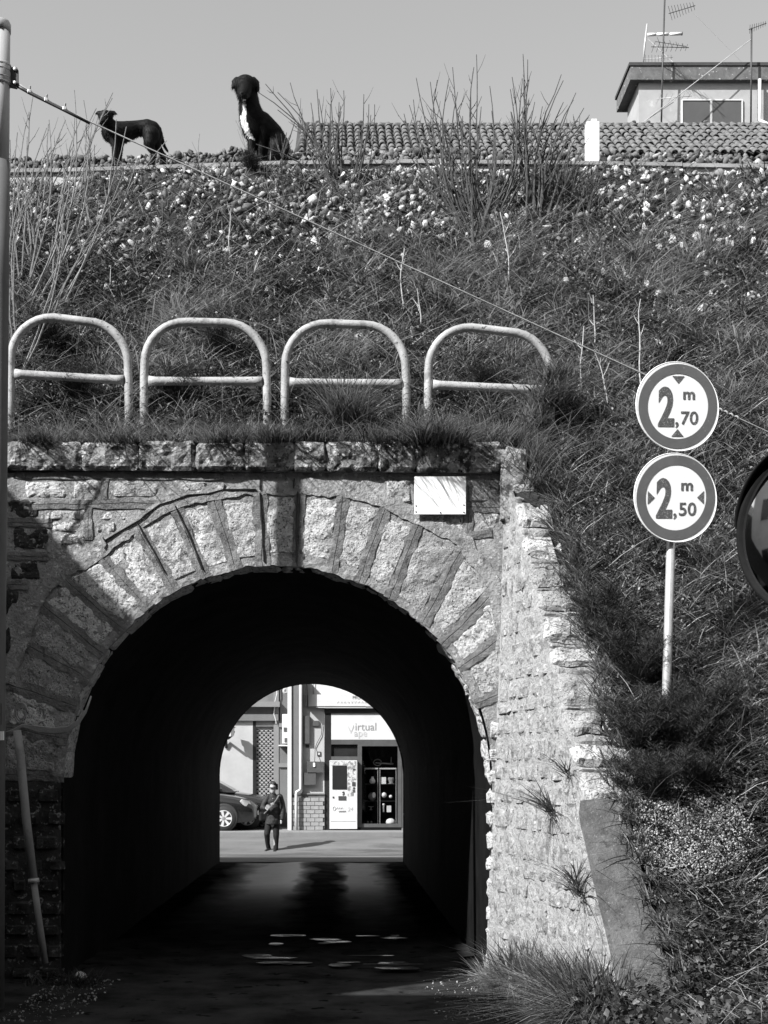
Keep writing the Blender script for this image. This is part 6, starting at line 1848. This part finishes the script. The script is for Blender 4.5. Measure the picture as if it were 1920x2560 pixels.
m = MB().lathe([(0.0, 0), (0.045, 0.0), (0.05, 0.008), (0.045, 0.016), (0.03, 0.014), (0.0, 0.014)], P(669.5, 2017, WY - 0.235), axis=(0, -1, 0), n=20); m.build('hand_mirror', MATS['galvanised'], pe)


# ================================================================== parked cars
def car(label, nose_x, yc, z0, second=False):
    e = empty('parked_car', (nose_x - 2.0, yc, z0), label, 'car', 'dark cars parked beyond the tunnel')
    T = lambda s, y, z: Vector((nose_x - s, yc + y, z0 + z))
    st = [(0.0, .50, .36, .60), (0.03, .64, .28, .66), (0.12, .74, .24, .72), (0.3, .81, .21, .80), (0.6, .84, .20, .87), (1.0, .855, .20, .93), (1.3, .86, .20, .97), (2.2, .865, .20, 1.0), (3.3, .86, .20, 1.02), (3.8, .84, .22, 1.0), (4.05, .78, .28, .92), (4.12, .66, .36, .80)]
    m = MB(); vs = []; fs = []
    cs = [(-1, .25), (-1, .75), (-.93, .93), (-.75, 1.0), (-.35, 1.03), (0, 1.04), (.35, 1.03), (.75, 1.0), (.93, .93), (1, .75), (1, .25), (.92, 0.0), (-.92, 0.0)]
    for (s_, w, za, zb) in st:
        for (u, v) in cs: vs.append(T(s_, u * w * (1.0 if v < .8 else 1.0), za + (zb - za) * v))
    nc = len(cs)
    for j in range(len(st) - 1):
        for i in range(nc): fs.append((j * nc + i, j * nc + (i + 1) % nc, (j + 1) * nc + (i + 1) % nc, (j + 1) * nc + i))
    fs.append(tuple(range(nc))); fs.append(tuple(range((len(st) - 1) * nc, len(st) * nc)))
    m.add(vs, fs); body = smooth_angle(m.build('body', MATS['car_paint'], e), 50)
    gh = [(1.15, .76, .96, .99), (1.45, .74, .97, 1.16), (1.95, .66, .98, 1.43), (2.5, .64, .99, 1.49), (3.2, .63, 1.0, 1.46), (3.7, .66, 1.0, 1.25), (4.0, .70, 1.0, 1.02)]
    m = MB(); vs = []; fs = []
    c2 = [(-1.08, 0), (-1.0, .75), (-.88, .95), (-.5, 1.0), (0, 1.01), (.5, 1.0), (.88, .95), (1.0, .75), (1.08, 0)]
    for (s_, w, za, zb) in gh:
        for (u, v) in c2: vs.append(T(s_, u * w, za + (zb - za) * v))
    nc = len(c2)
    for j in range(len(gh) - 1):
        for i in range(nc - 1): fs.append((j * nc + i, j * nc + i + 1, (j + 1) * nc + i + 1, (j + 1) * nc + i))
    m.add(vs, fs); smooth_angle(m.build('cabin', MATS['car_paint'], e), 50)
    m = MB(); m.add([T(1.22, -.66, 1.035), T(1.22, .66, 1.035), T(1.90, .56, 1.405), T(1.90, -.56, 1.405)], [(0, 1, 2, 3)]); m.build('windscreen', MATS['window_dark'], e)
    for s_ in (-1, 1):
        m = MB(); m.prism([T(1.55, s_ * .775, 1.03), T(2.35, s_ * .765, 1.03), T(2.35, s_ * .685, 1.40), T(2.0, s_ * .70, 1.38)], (0, s_ * 0.01, 0)); m.build('side_window', MATS['window_dark'], e)
        m = MB(); m.prism([T(2.42, s_ * .765, 1.03), T(3.4, s_ * .76, 1.03), T(3.25, s_ * .69, 1.38), T(2.42, s_ * .685, 1.40)], (0, s_ * 0.01, 0)); m.build('side_window', MATS['window_dark'], e)
        m = MB(); m.prism([T(0.12, s_ * .66, .60), T(0.30, s_ * .80, .62), T(0.42, s_ * .825, .74), T(0.38, s_ * .80, .80), T(0.20, s_ * .72, .74)], (0.02, s_ * 0.02, 0.01)); m.build('headlight', MATS['lamp_lens'], e)
        m = MB(); m.box(T(1.52, s_ * .90, 1.02), (0.12, 0.16, 0.12), bev=0.03); m.build('door_mirror', MATS['car_paint'], e, smooth=True)
        for (ws, nm) in ((0.82, 'f'), (3.3, 'r')):
            c = T(ws, s_ * 0.80, 0.315)
            w = MB().lathe([(0.19, -0.09), (0.29, -0.085), (0.315, -0.05), (0.318, 0.05), (0.30, 0.075), (0.20, 0.08)], c, axis=(0, s_, 0), n=32).build('wheel', MATS['tyre'], e, smooth=True)
            MB().lathe([(0.355, -0.04), (0.36, 0.066), (0.322, 0.066)], T(ws, s_ * 0.80, 0.335), axis=(0, s_, 0), n=32).build('wheel_arch', MATS['tyre'], e, smooth=True)
            rim = MB().lathe([(0.205, 0.05), (0.21, 0.082), (0.192, 0.084), (0.185, 0.05)], c, axis=(0, s_, 0), n=32).build('rim', MATS['alloy'], w, smooth=True)
            for k in range(7):
                a = 2 * math.pi * k / 7
                d = Vector((math.cos(a), 0, math.sin(a))); t = Vector((-math.sin(a), 0, math.cos(a))); o_ = c + Vector((0, s_ * 0.07, 0))
                mm = MB(); mm.prism([o_ + d * .04 - t * .022, o_ + d * .04 + t * .022, o_ + d * .195 + t * .036, o_ + d * .195 - t * .036], (0, s_ * 0.012, 0)); mm.build('spoke', MATS['alloy'], w)
            MB().lathe([(0.0, 0.05), (0.05, 0.055), (0.05, 0.085), (0.0, 0.09)], c, axis=(0, s_, 0), n=16).build('hub', MATS['steel'], w)
    m = MB(); m.box(T(0.0, 0, .44), (0.02, 0.52, 0.11)); m.build('number_plate', MATS['white_paint'], e)
    m = MB(); m.box(T(0.02, 0, .60), (0.05, 0.8, 0.08), bev=0.01); m.build('grille', MATS['chrome'], e)
    m = MB(); m.box(T(0.06, 0, .32), (0.06, 1.1, 0.06), bev=0.01); m.build('bumper_vent', MATS['frame_black'], e)
    return e


tag(MB().span((-16, 35.152, -0.1), (-1.32, 37.4, 0.153)).build('forecourt', MATS['facade_mid']), kind='structure')
car('dark car with bright alloy wheel at the left edge of the tunnel opening', -2.08, 35.55, 0.155)
car('dark car half hidden behind the nearer car and the walker', -1.55, 36.45, 0.155, True)
